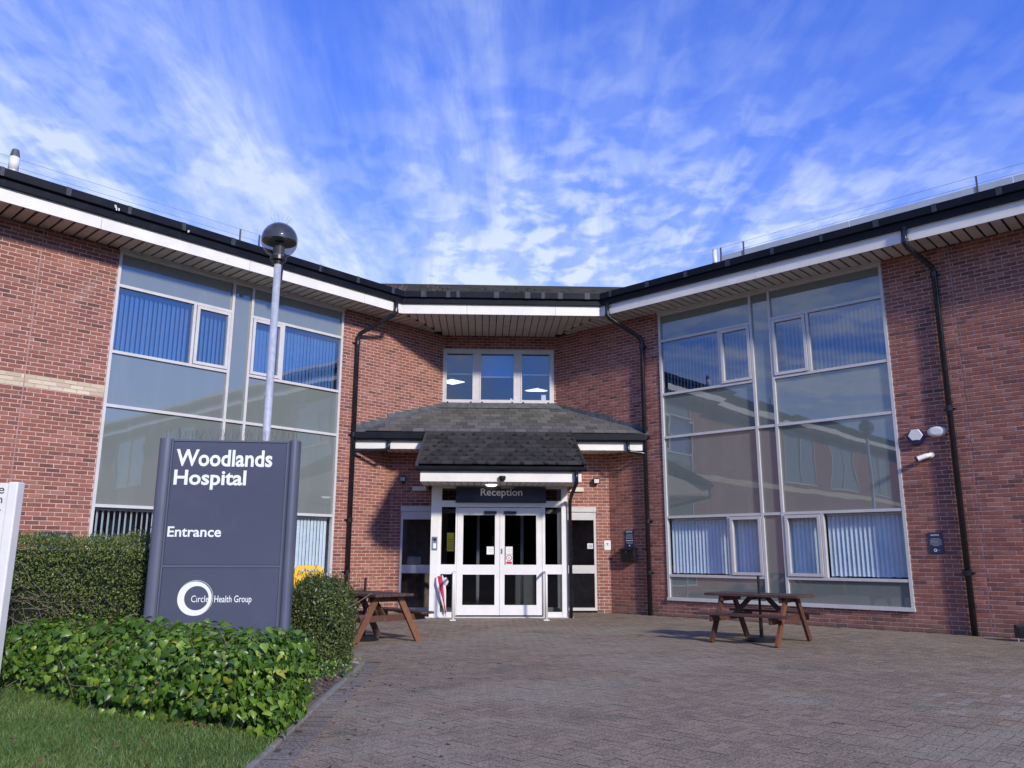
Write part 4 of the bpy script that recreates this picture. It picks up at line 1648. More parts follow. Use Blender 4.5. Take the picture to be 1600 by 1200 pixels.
def ivy_mesh(P, Nn, S, parent, name, kind=None, rn=None):
    n = len(P)
    # leaf lies roughly in the surface, tip hanging down
    down = np.tile([[0, 0, -1.0]], (n, 1)) + RND.normal(0, .45, (n, 3))
    T = unit(down - Nn * (down * Nn).sum(1, keepdims=True))
    B = np.cross(T, Nn)
    pts = []
    for (a, b) in IVY:
        fold = -abs(a) * .35 - (b - .2) ** 2 * .22
        pts.append(P + B * (a * S)[:, None] + T * ((b - .1) * S)[:, None] + Nn * (fold * S)[:, None])
    pts.append(P + T * (.12 * S)[:, None] + Nn * (.03 * S)[:, None])
    V = np.stack(pts, 1).reshape(-1, 3)
    k = len(IVY)
    tri = np.array([[k, i, (i + 1) % k] for i in range(k)])
    F_ = ((np.arange(n) * (k + 1))[:, None, None] + tri[None]).reshape(-1, 3)
    return fast_mesh(name, V, F_, M['ivy'], parent, kind, np.repeat(rn, k), smooth=True)


ivy = thing('ivy_hedge', (-3, 7.6, 0), 'low broad hedge of glossy green ivy leaves below the monolith sign', 'hedge')
PA = np.array([(-1.52, 6.72), (-2.25, 7.15), (-3.0, 7.70), (-3.95, 8.42), (-5.0, 9.2)])


def ivy_center(s):
    x = s * (len(PA) - 1); i = np.clip(x.astype(int), 0, len(PA) - 2); f = (x - i)[:, None]
    return PA[i] * (1 - f) + PA[i + 1] * f


def ivy_surface(n, shrink=0.0):
    s = RND.uniform(-.03, 1.04, n); 
    th = RND.uniform(0, np.pi, n)
    c = ivy_center(np.clip(s, 0, 1))
    # rounded box section: points on the front and back faces and on the top
    e = 5.5
    face = RND.random(n) < .55
    r1 = RND.uniform(0, 1, n); r2 = RND.uniform(-1, 1, n)
    yy = np.where(face, np.sign(.5 - (RND.random(n) < .25)) * (1 - r1 ** e) ** (1 / e), r2)
    zz = np.where(face, r1 * 1.0, (1 - np.abs(r2) ** e) ** (1 / e))
    ct, st = np.sign(yy) * np.abs(yy) ** 5, np.abs(zz) ** 5
    zz = np.where(face & (r1 < .1), -.2 * RND.random(n), zz)
    hw = .60 * (1 - .12 * np.sin(s * 9)) 
    ht = .665 - .12 * np.clip((s - .74) / .26, 0, 1) + .022 * np.sin(s * 23) + .02 * np.sin(s * 51 + th * 3)
    # round off the far end
    endf = np.sqrt(np.clip(1 - np.clip((s - .88) / .18, 0, 1) ** 2, 0.05, 1)) * np.sqrt(np.clip(1 - np.clip((.06 - s) / .10, 0, 1) ** 2, .05, 1))
    wob = 1 + .05 * np.sin(s * 31 + th * 5) + .04 * np.sin(s * 57 - th * 7)
    Y = -yy * (hw - shrink) * endf * wob
    Z = .10 + zz * (ht - .10 - shrink) * np.minimum(1, endf * 1.15)
    P = np.stack([c[:, 0] + .05 * Y - np.clip(s - 1, 0, 1) * .8 + np.clip(-s, 0, 1) * .7, c[:, 1] + Y, Z], 1)
    Nn = unit(np.stack([np.where(s > .9, -.8, np.where(s < .08, .9, -.25 * (yy > 0) * 1.0)), -np.sign(yy) * np.abs(ct) ** 1.2 * 1.0, np.abs(st) ** 1.2 + .05], 1))
    return P, Nn, s, th


# right end face
def ivy_end(n):
    y = RND.uniform(-1, 1, n); z = RND.uniform(0, 1, n)
    keep = (np.abs(y) ** 4 + z ** 4) < 1
    y, z = y[keep], z[keep]
    P = np.stack([np.full(len(y), -1.50) + RND.normal(0, .03, len(y)) + .03 * np.sin(z * 9), 6.72 + y * .58, .06 + z * .58], 1)
    return P, unit(np.stack([np.ones(len(y)), np.zeros(len(y)), np.full(len(y), .25)], 1))


P, Nn, s_, th = ivy_surface(7200)
Pe, Ne = ivy_end(1500)
P = np.concatenate([P, Pe]); Nn = np.concatenate([Nn, Ne])
P = P + Nn * RND.normal(-.02, .040, (len(P), 1))
gap = np.sin(P[:, 0] * 6.3 + P[:, 2] * 5.1) * np.sin(P[:, 1] * 4.1 - P[:, 2] * 9.0 + 1.3) + .5 * np.sin(P[:, 0] * 15.0 - P[:, 2] * 13.0)
kp = RND.random(len(P)) > np.clip((gap - .55) * 1.3, 0, .8)
P, Nn = P[kp], Nn[kp]
ok = P[:, 2] > .02
P, Nn = P[ok], Nn[ok]
Nn = unit(Nn + RND.normal(0, .55, Nn.shape))
S = .026 + .050 * RND.random(len(P)) ** 1.3 * (1 + .25 * (RND.random(len(P)) > .85))
rn = np.clip(.42 + .20 * np.sin(P[:, 0] * 4 + P[:, 2] * 7) + RND.normal(0, .30, len(P)), .01, .97)
rn[RND.random(len(P)) > .994] = .995
sz = []
for p in P:
    q = project(p)
    sz.append(0 if not q or not (8 < q[0] < 1590 and q[1] < 1190) else 1)
val = np.array(sz) * S / np.linalg.norm(P - np.array(EYE), axis=1) * (P[:, 1] < np.interp(-P[:, 0], [1.5, 4.6], [6.75, 9.0]))
order = np.argsort(-val)
near, rest = order[:300], order[300:]
ivy_mesh(P[rest], Nn[rest], S[rest], ivy, 'foliage', 'stuff', rn[rest])
for i in near:
    o = ivy_mesh(P[i:i + 1], Nn[i:i + 1], S[i:i + 1], ivy, 'leaf', None, rn[i:i + 1])
# dark inner mass and stems
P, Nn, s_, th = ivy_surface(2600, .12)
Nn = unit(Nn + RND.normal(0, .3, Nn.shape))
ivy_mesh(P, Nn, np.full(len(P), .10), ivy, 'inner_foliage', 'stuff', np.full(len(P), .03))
st = MB()
for _ in range(70):
    s0 = np.array([random.uniform(0, 1)])
    c = ivy_center(s0)[0]
    yo = random.uniform(-.62, .2)
    p0 = Vector((c[0], c[1] + yo, .02)); p1 = p0 + Vector((random.uniform(-.15, .15), random.uniform(-.12, .1), random.uniform(.1, .4)))
    mid = (p0 + p1) / 2 + Vector((random.uniform(-.06, .06), random.uniform(-.08, .02), 0))
    st.tube([p0, mid, p1], .0035, 5, False)
P2, N2, s2, t2 = ivy_surface(130)
for p, q in zip(P2, N2):
    if p[2] < .12: continue
    p = Vector(p) + Vector(q) * .01; d = Vector((random.uniform(-1, 1), random.uniform(-.5, .3), random.uniform(-.5, .7))).normalized() * random.uniform(.05, .16)
    st.tube([p, p + d * .5 + Vector(q) * random.uniform(.0, .03), p + d], .0022, 4, False)
st.build('stems', M['twig'], ivy, kind='stuff')


P2, N2, s2, t2 = ivy_surface(110)
P2 = P2 + N2 * .015
T2 = unit(np.array([[0, 0, -1.0]]) + RND.normal(0, .6, P2.shape)); B2 = unit(np.cross(T2, unit(N2 + RND.normal(0, .4, N2.shape))))
V, F_ = quads_at(P2, T2, B2, RND.uniform(.015, .035, len(P2)), RND.uniform(.009, .018, len(P2)))
fast_mesh('dead_leaves', V, F_, M['litter'], ivy, 'stuff', RND.uniform(.01, .99, len(P2)))


def leafy(name, parent, mat, P, Nn, L, W_, rn):
    n = len(P)
    T = unit(Nn * .5 + RND.normal(0, .8, (n, 3)) + np.array([0, 0, .5]))
    B = unit(np.cross(T, unit(Nn + RND.normal(0, .5, (n, 3)))))
    V, F_ = quads_at(P, T, B, L, W_)
    return fast_mesh(name, V, F_, mat, parent, 'stuff', rn)


def lumpy(p):
    return .5 * np.sin(p[:, 0] * 5.1 + p[:, 2] * 3.7) * np.sin(p[:, 1] * 4.3 + 1.0) + .3 * np.sin(p[:, 0] * 13 + p[:, 1] * 9 + 2) * np.sin(p[:, 2] * 11) + .25 * np.sin(p[:, 0] * 29 + p[:, 2] * 31)


# clipped box hedge behind the sign
bh = thing('box_hedge', (-5.4, 9.6, 0), 'tall clipped dark green small-leaved hedge between the white sign and the monolith', 'hedge')
X0, X1, Y0, Y1, H = -8.2, -3.52, 8.95, 10.3, 1.50
n = 62000
side = RND.random(n)
P = np.zeros((n, 3)); Nn = np.zeros((n, 3))
f = side < .52
P[f] = np.stack([RND.uniform(X0, X1, f.sum()), np.full(f.sum(), Y0), RND.uniform(.05, H, f.sum())], 1); Nn[f] = (0, -1, .15)
t = (side >= .52) & (side < .84)
P[t] = np.stack([RND.uniform(X0, X1, t.sum()), RND.uniform(Y0, Y1, t.sum()), np.full(t.sum(), H)], 1); Nn[t] = (0, -.1, 1)
r = side >= .84
P[r] = np.stack([np.full(r.sum(), X1), RND.uniform(Y0, Y1, r.sum()), RND.uniform(.05, H, r.sum())], 1); Nn[r] = (1, 0, .15)
# round the arrises, then push the surface about
cy = np.clip((Y0 + .22 - P[:, 1]) / .22, 0, 1) * np.clip((P[:, 2] - (H - .22)) / .22, 0, 1)
P[:, 1] += .10 * cy; P[:, 2] -= .09 * cy
cx_ = np.clip((P[:, 0] - (X1 - .25)) / .25, 0, 1) * np.clip((P[:, 2] - (H - .22)) / .22, 0, 1)
P[:, 0] -= .08 * cx_; P[:, 2] -= .08 * cx_
P[:, 2] += .02 * np.sin(P[:, 0] * 3) * (P[:, 2] > 1)
bare = np.exp(-((P[:, 0] + 4.85) / .55) ** 2 - ((P[:, 2] - .72) / .26) ** 2) * f
keep = RND.random(n) > bare * .85
P, Nn = P[keep], Nn[keep]; n = len(P)
deep = lumpy(P * 2.1) + .6 * np.sin(P[:, 0] * 41) * np.sin(P[:, 2] * 37 + P[:, 1] * 23)
P += Nn * (.055 * lumpy(P) - .07 * np.clip(deep - .35, 0, 1) + RND.normal(-.02, .042, n))[:, None]
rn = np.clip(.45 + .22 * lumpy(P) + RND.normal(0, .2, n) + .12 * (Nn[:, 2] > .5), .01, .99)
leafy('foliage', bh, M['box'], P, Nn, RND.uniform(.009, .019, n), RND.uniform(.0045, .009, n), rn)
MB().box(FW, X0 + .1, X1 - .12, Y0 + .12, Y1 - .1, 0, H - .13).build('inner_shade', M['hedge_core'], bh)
tw = MB()
for _ in range(170):
    p = Vector((-4.85 + random.gauss(0, .5), Y0 + random.uniform(-.02, .08), .72 + random.gauss(0, .24)))
    d = Vector((random.uniform(-1, 1), random.uniform(-.4, .1), random.uniform(-.15, .9))).normalized()
    ln = random.uniform(.08, .30)
    tw.tube([p, p + d * ln * .5 + Vector((0, 0, random.uniform(-.02, .02))), p + d * ln], .003, 4, False)
sx_, sl_ = [], []
for _ in range(240):
    p = Vector((random.uniform(X0, X1), random.uniform(Y0, Y1), H - .03)) if random.random() < .6 else Vector((random.uniform(X0, X1), Y0 - .01, random.uniform(.3, H)))
    d = Vector((random.uniform(-.5, .5), random.uniform(-.6, .2), random.uniform(.3, 1))).normalized() * random.uniform(.04, .13)
    tw.tube([p, p + d], .0018, 4, False)
    for k in range(7):
        sx_.append(p + d * (k / 6) + Vector((random.gauss(0, .008), random.gauss(0, .008), random.gauss(0, .006))))
tw.build('bare_twigs', M['twig'], bh, kind='stuff')
sx_ = np.array([tuple(v) for v in sx_]); k = len(sx_)
leafy('sprays', bh, M['box'], sx_, np.tile([[0, -.4, .8]], (k, 1)), RND.uniform(.009, .017, k), RND.uniform(.0045, .008, k), RND.uniform(.4, .99, k))

# round-topped bush right of the sign
ub = thing('rounded_bush', (-1.92, 9.9, 0), 'narrow round-topped dark bush between the monolith sign and the picnic table', 'bush')
n = 30000
ph = RND.uniform(0, 2 * np.pi, n); v = RND.uniform(0, 1, n)
zz = v ** .9
prof = np.where(zz > .62, np.sqrt(np.clip(1 - ((zz - .62) / .38) ** 2.2, 0, 1)), .86 + .14 * np.sin(zz / .62 * 1.9))
top = RND.random(n) < .16
rr = np.where(top, np.sqrt(RND.random(n)), 1.0)
zz = np.where(top, .62 + .38 * np.sqrt(np.clip(1 - rr ** 2.2, 0, 1)) ** 1.0, zz)
rad = np.where(top, rr, prof)
P = np.stack([-1.915 + .385 * rad * np.cos(ph), 9.95 + .60 * rad * np.sin(ph), .04 + 1.0 * zz], 1)
Nn = unit(np.stack([np.cos(ph) * rad, np.sin(ph) * rad, np.where(zz > .8, (zz - .7) * 3, .1)], 1))
deep = lumpy(P * 2.3 + 1.0)
P += Nn * (.05 * lumpy(P * 1.3) - .08 * np.clip(deep - .3, 0, 1) + RND.normal(-.015, .042, n))[:, None]
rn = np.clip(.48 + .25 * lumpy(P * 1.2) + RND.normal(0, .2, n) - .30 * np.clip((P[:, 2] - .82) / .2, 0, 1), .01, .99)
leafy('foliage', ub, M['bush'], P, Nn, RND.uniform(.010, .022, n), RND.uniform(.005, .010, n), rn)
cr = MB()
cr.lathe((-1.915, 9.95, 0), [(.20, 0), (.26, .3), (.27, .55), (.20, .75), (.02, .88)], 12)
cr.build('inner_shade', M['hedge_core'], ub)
sh = MB()
for _ in range(26):
    a = random.uniform(0, 6.28); r0 = random.uniform(.1, .36)
    p = Vector((-1.915 + r0 * math.cos(a), 9.95 + 1.4 * r0 * math.sin(a), .97 - .5 * r0))
    q = p + Vector((random.uniform(-.08, .10), random.uniform(-.05, .05), random.uniform(.12, .34)))
    sh.tube([p, (p + q) / 2 + Vector((.015, 0, 0)), q], .003, 4, False)
p = Vector((-1.55, 9.7, .72)); sh.tube([p, p + Vector((.12, -.02, .07)), p + Vector((.27, -.04, .17))], .006, 5, False)
sh.build('bare_twigs', M['twig'], ub, kind='stuff')
n = 900
tt = RND.random(n); ii = RND.integers(0, 26, n)
P = np.stack([-1.915 + RND.normal(0, .25, n), 9.95 + RND.normal(0, .3, n), .90 + .26 * RND.uniform(0, 1, n) ** 2.2], 1)
leafy('sprays', ub, M['bush'], P, np.tile([[0, 0, 1.0]], (n, 1)), RND.uniform(.009, .018, n), RND.uniform(.004, .008, n), RND.uniform(.01, .5, n))
# seedlings at its foot
n = 260
P = np.stack([RND.normal(-1.75, .18, n), RND.normal(9.25, .12, n), .03 + np.abs(RND.normal(0, .10, n))], 1)
ivy_mesh(P, unit(np.tile([[.1, -.7, .6]], (n, 1)) + RND.normal(0, .4, (n, 3))), RND.uniform(.02, .04, n), ub, 'seedlings', 'stuff', RND.uniform(.1, .95, n))

# ------------------------------------------------------------------ monolith sign
sa = R_(3.8)
FS = Frame((-3.45, 8.60, 0), (math.cos(sa), math.sin(sa), 0), (math.sin(sa), -math.cos(sa), 0))
sg = thing('entrance_sign', (-2.7, 8.7, 0), 'tall slate blue monolith sign reading Woodlands Hospital Entrance above the ivy', 'sign')
SW = 1.455
core = MB().box(FS, .09, SW - .09, -.17, -.012, 0, 2.53).build('sign_body', M['slategrey'], sg)
MB().box(FS, .142, SW - .128, -.012, .002, 1.222, 2.515).build('face_panel', M['slategrey'], sg, bevel=.003)
MB().box(FS, .142, SW - .128, -.012, .0015, .05, 1.195).build('face_panel', M['slategrey'], sg, bevel=.003)
for s0, s1 in ((-.02, .122), (SW - .105, SW)):
    m = MB()
    c = (s0 + s1) / 2; rw = (s1 - s0) / 2
    pts = []
    nseg = 14
    for k in range(nseg + 1):
        a = math.pi * k / nseg
        pts.append((c - rw * math.cos(a), -.055 + .075 * math.sin(a) ** .8))
    for k in range(nseg + 1):
        a = math.pi * k / nseg
        pts.append((c + rw * math.cos(a), -.13 - .075 * math.sin(a) ** .8))
    i = len(m.v); nn = len(pts)
    for z in (0, 2.548):
        for a_, b_ in pts: m.v.append(FS.p(a_, b_, z))
    for k in range(nn):
        j = (k + 1) % nn
        m.face((i + k, i + j, i + nn + j, i + nn + k))
    m.face(range(i + nn, i + 2 * nn))
    m.build('sign_post', M['post_blue'], sg, smooth=False)
for s0, s1 in ((.124, .140), (SW - .126, SW - .108)):
    MB().box(FS, s0, s1, -.02, .012, 0, 2.535).build('edge_trim', M['post_blue'], sg)
MB().box(FS, .141, SW - .127, -.02, .008, 1.197, 1.22).build('edge_trim', M['post_blue'], sg)
MB().box(FS, .123, SW - .107, -.16, .012, 2.518, 2.536).build('top_cap', M['post_blue'], sg)
lt = M['lettering']
make_text('Woodlands', FS, .178, 1.182, 2.250, 2.432, .002, lt, sg, .024)
make_text('Hospital', FS, .172, .920, 2.003, 2.212, .002, lt, sg, .024)
make_text('Entrance', FS, .158, .704, 1.508, 1.616, .002, lt, sg, .018)
make_text('Cırcle', FS, .455, .632, .845, .913, .0032, lt, sg, .002)
make_text('Health Group', FS, .688, 1.064, .822, .912, .002, lt, sg, .006)
lg = MB()
def ring(cx, cz, ro, ri, n=48, ox=0, oz=0, d=.004):
    i = len(lg.v)
    for k in range(n):
        a = 2 * math.pi * k / n
        lg.v.append(FS.p(cx + ro * math.cos(a), d, cz + ro * math.sin(a)))
    for k in range(n):
        a = 2 * math.pi * k / n
        lg.v.append(FS.p(cx + ox + ri * math.cos(a), d, cz + oz + ri * math.sin(a)))
    for k in range(n):
        j = (k + 1) % n
        lg.face((i + k, i + j, i + n + j, i + n + k))
ring(.488, .882, .172, .122, ox=.018, oz=.004)
ring(.495, .888, .178, .1745, d=.0045)
lg.build('logo_ring', lt, sg)
sp = MB()
for k in range(90):
    a = .02 + (SW - .06) * k / 89
    for _ in range(2):
        p = FS.p(a, -.09 + random.uniform(-.05, .05), 2.535)
        q = p + Vector((random.uniform(-.045, .045), random.uniform(-.06, .06), random.uniform(.10, .15)))
        sp.beam(p, q, .0014, .0014)
sp.build('bird_spikes', M['lead'], sg, kind='stuff')

# ------------------------------------------------------------------ white sign cut by the frame edge
FWS = Frame((-3.97, 7.0, 0), (1, 0, 0), (0, -1, 0))
ws = thing('white_sign', (-4.3, 7.05, 0), 'white post sign cut by the picture edge beside the dark hedge', 'sign')
MB().box(FWS, -.085, 0, -.10, .012, 0, 1.935).build('sign_post', M['white'], ws, bevel=.012)
MB().box(FWS, -1.05, -.965, -.10, .012, 0, 1.935).build('sign_post', M['white'], ws, bevel=.012)
MB().box(FWS, -.963, -.087, -.08, 0, 1.12, 1.925).build('face_panel', M['white'], ws)
M['grey_text'] = plain('dark_grey_lettering', (.06, .06, .065), .5, .05)
make_text('e', FWS, -.165, -.112, 1.835, 1.885, 0, M['grey_text'], ws, 0)
make_text('n', FWS, -.165, -.118, 1.755, 1.80, 0, M['grey_text'], ws, 0)
make_text('r', FWS, -.145, -.118, 1.665, 1.70, 0, M['grey_text'], ws, 0)

# ------------------------------------------------------------------ street lamp
lx, ly, lz = -2.715, 10.0, 5.375
la = thing('street_lamp', (lx, ly, 0), 'galvanised lamp post with a smoked globe lantern standing behind the monolith sign', 'street lamp')
m = MB(); m.tube([(lx, ly, 0), (lx, ly, 1.2), (lx, ly, 1.25), (lx, ly, 5.06)], [.07, .07, .052, .046], 16)
m.build('pole', M['galv'], la, smooth=True)
m = MB(); m.lathe((lx, ly, 5.06), [(.0, 0), (.06, 0), (.065, .04), (.105, .05), (.105, .095), (.0, .10)], 24); m.build('collar', M['black'], la, smooth=False)
rG = .236
prof = [(max(.001, rG * math.sin(math.pi * k / 24)), -rG * math.cos(math.pi * k / 24)) for k in range(3, 25)]
m = MB(); m.lathe((lx, ly, lz + .02), prof, 36); m.build('globe', M['globe_glass'], la, smooth=True)
prof = [(max(.001, .222 * math.sin(math.pi * k / 24)), -.222 * math.cos(math.pi * k / 24)) for k in range(11, 25)]
m = MB(); m.lathe((lx, ly, lz + .02), prof, 36)
m.lathe((lx, ly, lz + .02), [(.2195, -.03), (.06, -.012)], 36)
M['dome'] = plain('dark_reflector', (.17, .17, .165), .38, .12, 6)
m.build('reflector', M['dome'], la, smooth=True)
m = MB(); m.lathe((lx, ly, 5.15), [(.0, 0), (.075, 0), (.075, .17), (.0, .172)], 20); m.build('lamp_holder', M['dome'], la, smooth=False)
m = MB()
for k in range(12):
    a = k * .52
    p = Vector((lx + .07 * math.cos(a), ly + .07 * math.sin(a), lz + .245)); q = p + Vector((.07 * math.cos(a), .07 * math.sin(a), .09))
    m.beam(p, q, .0018, .0018)
m.build('bird_spikes', M['lead'], la, kind='stuff')

# ------------------------------------------------------------------ picnic tables
def picnic(loc, ang, label, front, TL, TW, FLn, FWd):
    t = thing('picnic_table', loc, label, 'picnic table', 'picnic tables on the paved forecourt', local=True, rz=ang)
    Z = Frame((0, 0, 0), (1, 0, 0), (0, 1, 0))
    n = 5
    w = TW / n
    for k in range(n):
        y = -TW / 2 + k * w
        m = MB().box(Z, -TL / 2 + random.uniform(-.008, .008), TL / 2 + random.uniform(-.008, .008), y + .004, y + w - .004, .70, .74)
        if k == n // 2:                       # hole for the parasol is left between short boards
            m = MB().box(Z, -TL / 2, -.03, y + .004, y + w - .004, .70, .74).box(Z, .03, TL / 2, y + .004, y + w - .004, .70, .74)
        m.build('top_plank', M['wood_dark'], t, bevel=.004)
    BY = .62
    for s in (-1, 1):
        for k in range(2):
            y = s * (BY + (k - .5) * .125)
            MB().box(Z, -TL / 2 + .0, TL / 2 - .0, y - .058, y + .058, .42, .455).build('bench_plank', M['wood_dark'], t, bevel=.004)
    for sx in (-1, 1):
        x = sx * FLn / 2
        out = sx * .0
        for sy in (-1, 1):
            m = MB().beam((x, sy * .20, .70), (x, sy * FWd / 2, 0.0), .095, .045, up=(1, 0, 0))
            m.build('leg', M['wood_leg_lit'] if (sx < 0) == front and sy == 1 or front is None and sx < 0 else M['wood_leg'], t)  # near legs get the sunlit colour, the others plain brown
        MB().box(Z, x - sx * .046 - .022, x - sx * .046 + .022, -BY - .10, BY + .10, .325, .418).build('bench_bearer', M['wood_leg'], t)
        MB().box(Z, x - sx * .046 - .022, x - sx * .046 + .022, -TW / 2 + .03, TW / 2 - .03, .62, .698).build('top_bearer', M['wood_leg'], t)
        MB().beam((x - sx * .07, 0, .37), (sx * .14, 0, .68), .07, .04, up=(0, 1, 0)).build('brace', M['wood_dark'], t)
    MB().box(Z, -.03, .03, -TW / 2 + .05, TW / 2 - .05, .655, .698).build('top_bearer', M['wood_dark'], t)
    return t


def parasol_base(x, y, label, top):
    p = thing('parasol_stand', (x, y, 0), label, 'parasol stand', 'parasol stands under the picnic tables')
    MB().lathe((x, y, 0), [(.0, .0), (.245, .0), (.25, .03), (.22, .065), (.06, .085), (.0, .088)], 28).build('base', M['black'], p, smooth=False)
    MB().tube([(x, y, .07), (x, y, top)], .021, 12).build('pole', M['black'], p)
    MB().tube([(x, y, .08), (x, y, .42)], .030, 12).build('sleeve', M['black'], p)
    return p


picnic((4.43, 12.96, 0), R_(136.4), 'brown timber picnic table standing in front of the right glazed wing', True, 1.55, .70, 1.06, 1.26)
parasol_base(4.46, 13.02, 'black parasol stand with bare pole through the right-hand picnic table', 1.02)
picnic((-1.80, 13.20, 0), R_(129.4), 'brown timber picnic table half hidden by the bush near the porch', None, 1.55, .70, 1.17, 1.17)
parasol_base(-1.86, 13.26, 'black parasol stand with bare pole through the left-hand picnic table', .96)

# ------------------------------------------------------------------ wall fittings
def at_thing(name, F, u, z, label, cat, group=None, d=0.0):
    return thing(name, F.p(u, d, z), label, cat, group)


t = at_thing('alarm_box', FR, 10.77, 3.50, 'white hexagonal alarm box with dark blue base on the right wing wall', 'alarm box')
hexp = lambda s: [(s * .5, s * .87), (-s * .5, s * .87), (-s, 0), (-s * .5, -s * .87), (s * .5, -s * .87), (s, 0)]
m = MB(); i = 0
for d, s in ((.009, .155), (.075, .155)):
    for a, c in hexp(s): m.v.append(FR.p(10.775 + a, d, 3.485 + c))
for k in range(6): m.face((k, (k + 1) % 6, 6 + (k + 1) % 6, 6 + k))
m.face(range(6, 12)); m.face(range(5, -1, -1))
M['navy_plastic'] = plain('navy_plastic', (.01, .015, .07), .3, .1)
m.build('back_box', M['navy_plastic'], t)
m = MB()
for d, s in ((.076, .130), (.10, .118)):
    for a, c in hexp(s): m.v.append(FR.p(10.775 + a, d, 3.51 + c * (1 if c > 0 else .8)))
for k in range(6): m.face((k, (k + 1) % 6, 6 + (k + 1) % 6, 6 + k))
m.face(range(6, 12)); m.face(range(5, -1, -1))
m.build('cover', M['white'], t)
t = at_thing('bulkhead_light', FR, 11.15, 3.55, 'white oval bulkhead light between the alarm box and the black downpipe', 'wall light')
m = MB()
for d, s in ((.009, 1.0), (.05, 1.0), (.085, .86), (.10, .6)):
    for k in range(20):
        an = 2 * math.pi * k / 20
        m.v.append(FR.p(11.135 + .165 * s * math.cos(an), d, 3.55 + .098 * s * math.sin(an)))
for r_ in range(3):
    for k in range(20):
        j = (k + 1) % 20
        m.face((r_ * 20 + k, r_ * 20 + j, r_ * 20 + 20 + j, r_ * 20 + 20 + k))
m.face(range(60, 80))
m.build('diffuser', M['white'], t)
t = at_thing('cctv_camera', FR, 10.93, 3.10, 'small white bullet security camera below the oval light', 'camera')
MB().tube([FR.p(11.0, .009, 3.135), FR.p(11.0, .06, 3.135)], .05, 14).build('mount', M['white'], t)
MB().tube([FR.p(11.0, .06, 3.135), FR.p(10.93, .13, 3.115), FR.p(10.80, .21, 3.06)], [.036, .045, .045], 14).build('body', M['white'], t)
MB().tube([FR.p(10.805, .206, 3.063), FR.p(10.775, .222, 3.05)], .043, 14).build('lens', M['black'], t)


def notice(F, u0, u1, z0, z1, head, hbox, lines, label, logo=True, strong=False):
    t = at_thing('notice_sign', F, (u0 + u1) / 2, z0, label, 'sign')
    MB().box(F, u0, u1, .009, .018, z0, z1).build('sign_plate', M['navy'], t)
    make_text(head, F, hbox[0], hbox[1], hbox[2], hbox[3], .018, M['lettering'], t, .02)
    p = MB()
    for a, b, c, e in lines:
        # unreadable small print: rows of short word-like dashes
        x = a
        while x < b - .004:
            w = random.uniform(.008, .03)
            p.box(F, x, min(b, x + w), .0182, .019, c, e); x += w + .005
    p.build('small_print', M['dim_print'], t)
    return t


cu = 10.913
n1 = notice(FR, 10.79, 11.035, 1.372, 1.745, 'NOTICE', (10.84, 10.975, 1.685, 1.712),
            [(10.84, 10.98, 1.628, 1.638), (10.815, 11.01, 1.605, 1.615), (10.825, 11.005, 1.582, 1.592), (10.82, 11.01, 1.559, 1.569), (10.815, 11.015, 1.536, 1.546), (10.86, 10.965, 1.513, 1.523), (10.93, 10.975, 1.43, 1.437)],
            'navy NOTICE sign with white print beside the right outer downpipe')
lg = MB()
def ringF(F, cx, cz, ro, ri, d, n=24):
    i = len(lg.v)
    for rr_ in (ro, ri):
        for k in range(n):
            a = 2 * math.pi * k / n
            lg.v.append(F.p(cx + rr_ * math.cos(a), d, cz + rr_ * math.sin(a)))
    for k in range(n):
        j = (k + 1) % n
        lg.face((i + k, i + j, i + n + j, i + n + k))
ringF(FR, 10.895, 1.433, .027, .016, .0195)
lg.build('logo_ring', M['lettering'], n1)
n2 = notice(FR, 4.18, 4.44, 1.50, 1.90, 'CCTV', (4.222, 4.40, 1.845, 1.885),
            [(4.23, 4.40, 1.80, 1.812), (4.22, 4.40, 1.775, 1.785), (4.21, 4.41, 1.745, 1.755), (4.21, 4.41, 1.722, 1.732), (4.21, 4.41, 1.70, 1.71), (4.22, 4.41, 1.615, 1.625), (4.23, 4.40, 1.595, 1.605)],
            'narrow grey CCTV sign directly above the black letterbox')
MB().box(FR, 4.205, 4.415, .0182, .019, 1.655, 1.668).build('rule_line', M['lettering'], n2)
lg = MB(); ringF(FR, 4.31, 1.548, .018, .006, .0195); lg.build('logo_ring', M['lettering'], n2)
t = at_thing('letterbox', FR, 4.32, 1.17, 'black wall letterbox under the CCTV sign', 'letterbox')
MB().box(FR, 4.13, 4.51, .009, .15, 1.18, 1.46).build('body', M['black'], t, bevel=.02)
MB().hexa([FR.p(4.12, .009, 1.45), FR.p(4.52, .009, 1.45), FR.p(4.52, .17, 1.435), FR.p(4.12, .17, 1.435), FR.p(4.12, .009, 1.50), FR.p(4.52, .009, 1.50), FR.p(4.52, .17, 1.465), FR.p(4.12, .17, 1.465)]).build('lid', M['black'], t)
MB().tube([FR.p(4.29, .15, 1.40), FR.p(4.29, .158, 1.40)], .012, 10).build('lock', M['steel'], t)

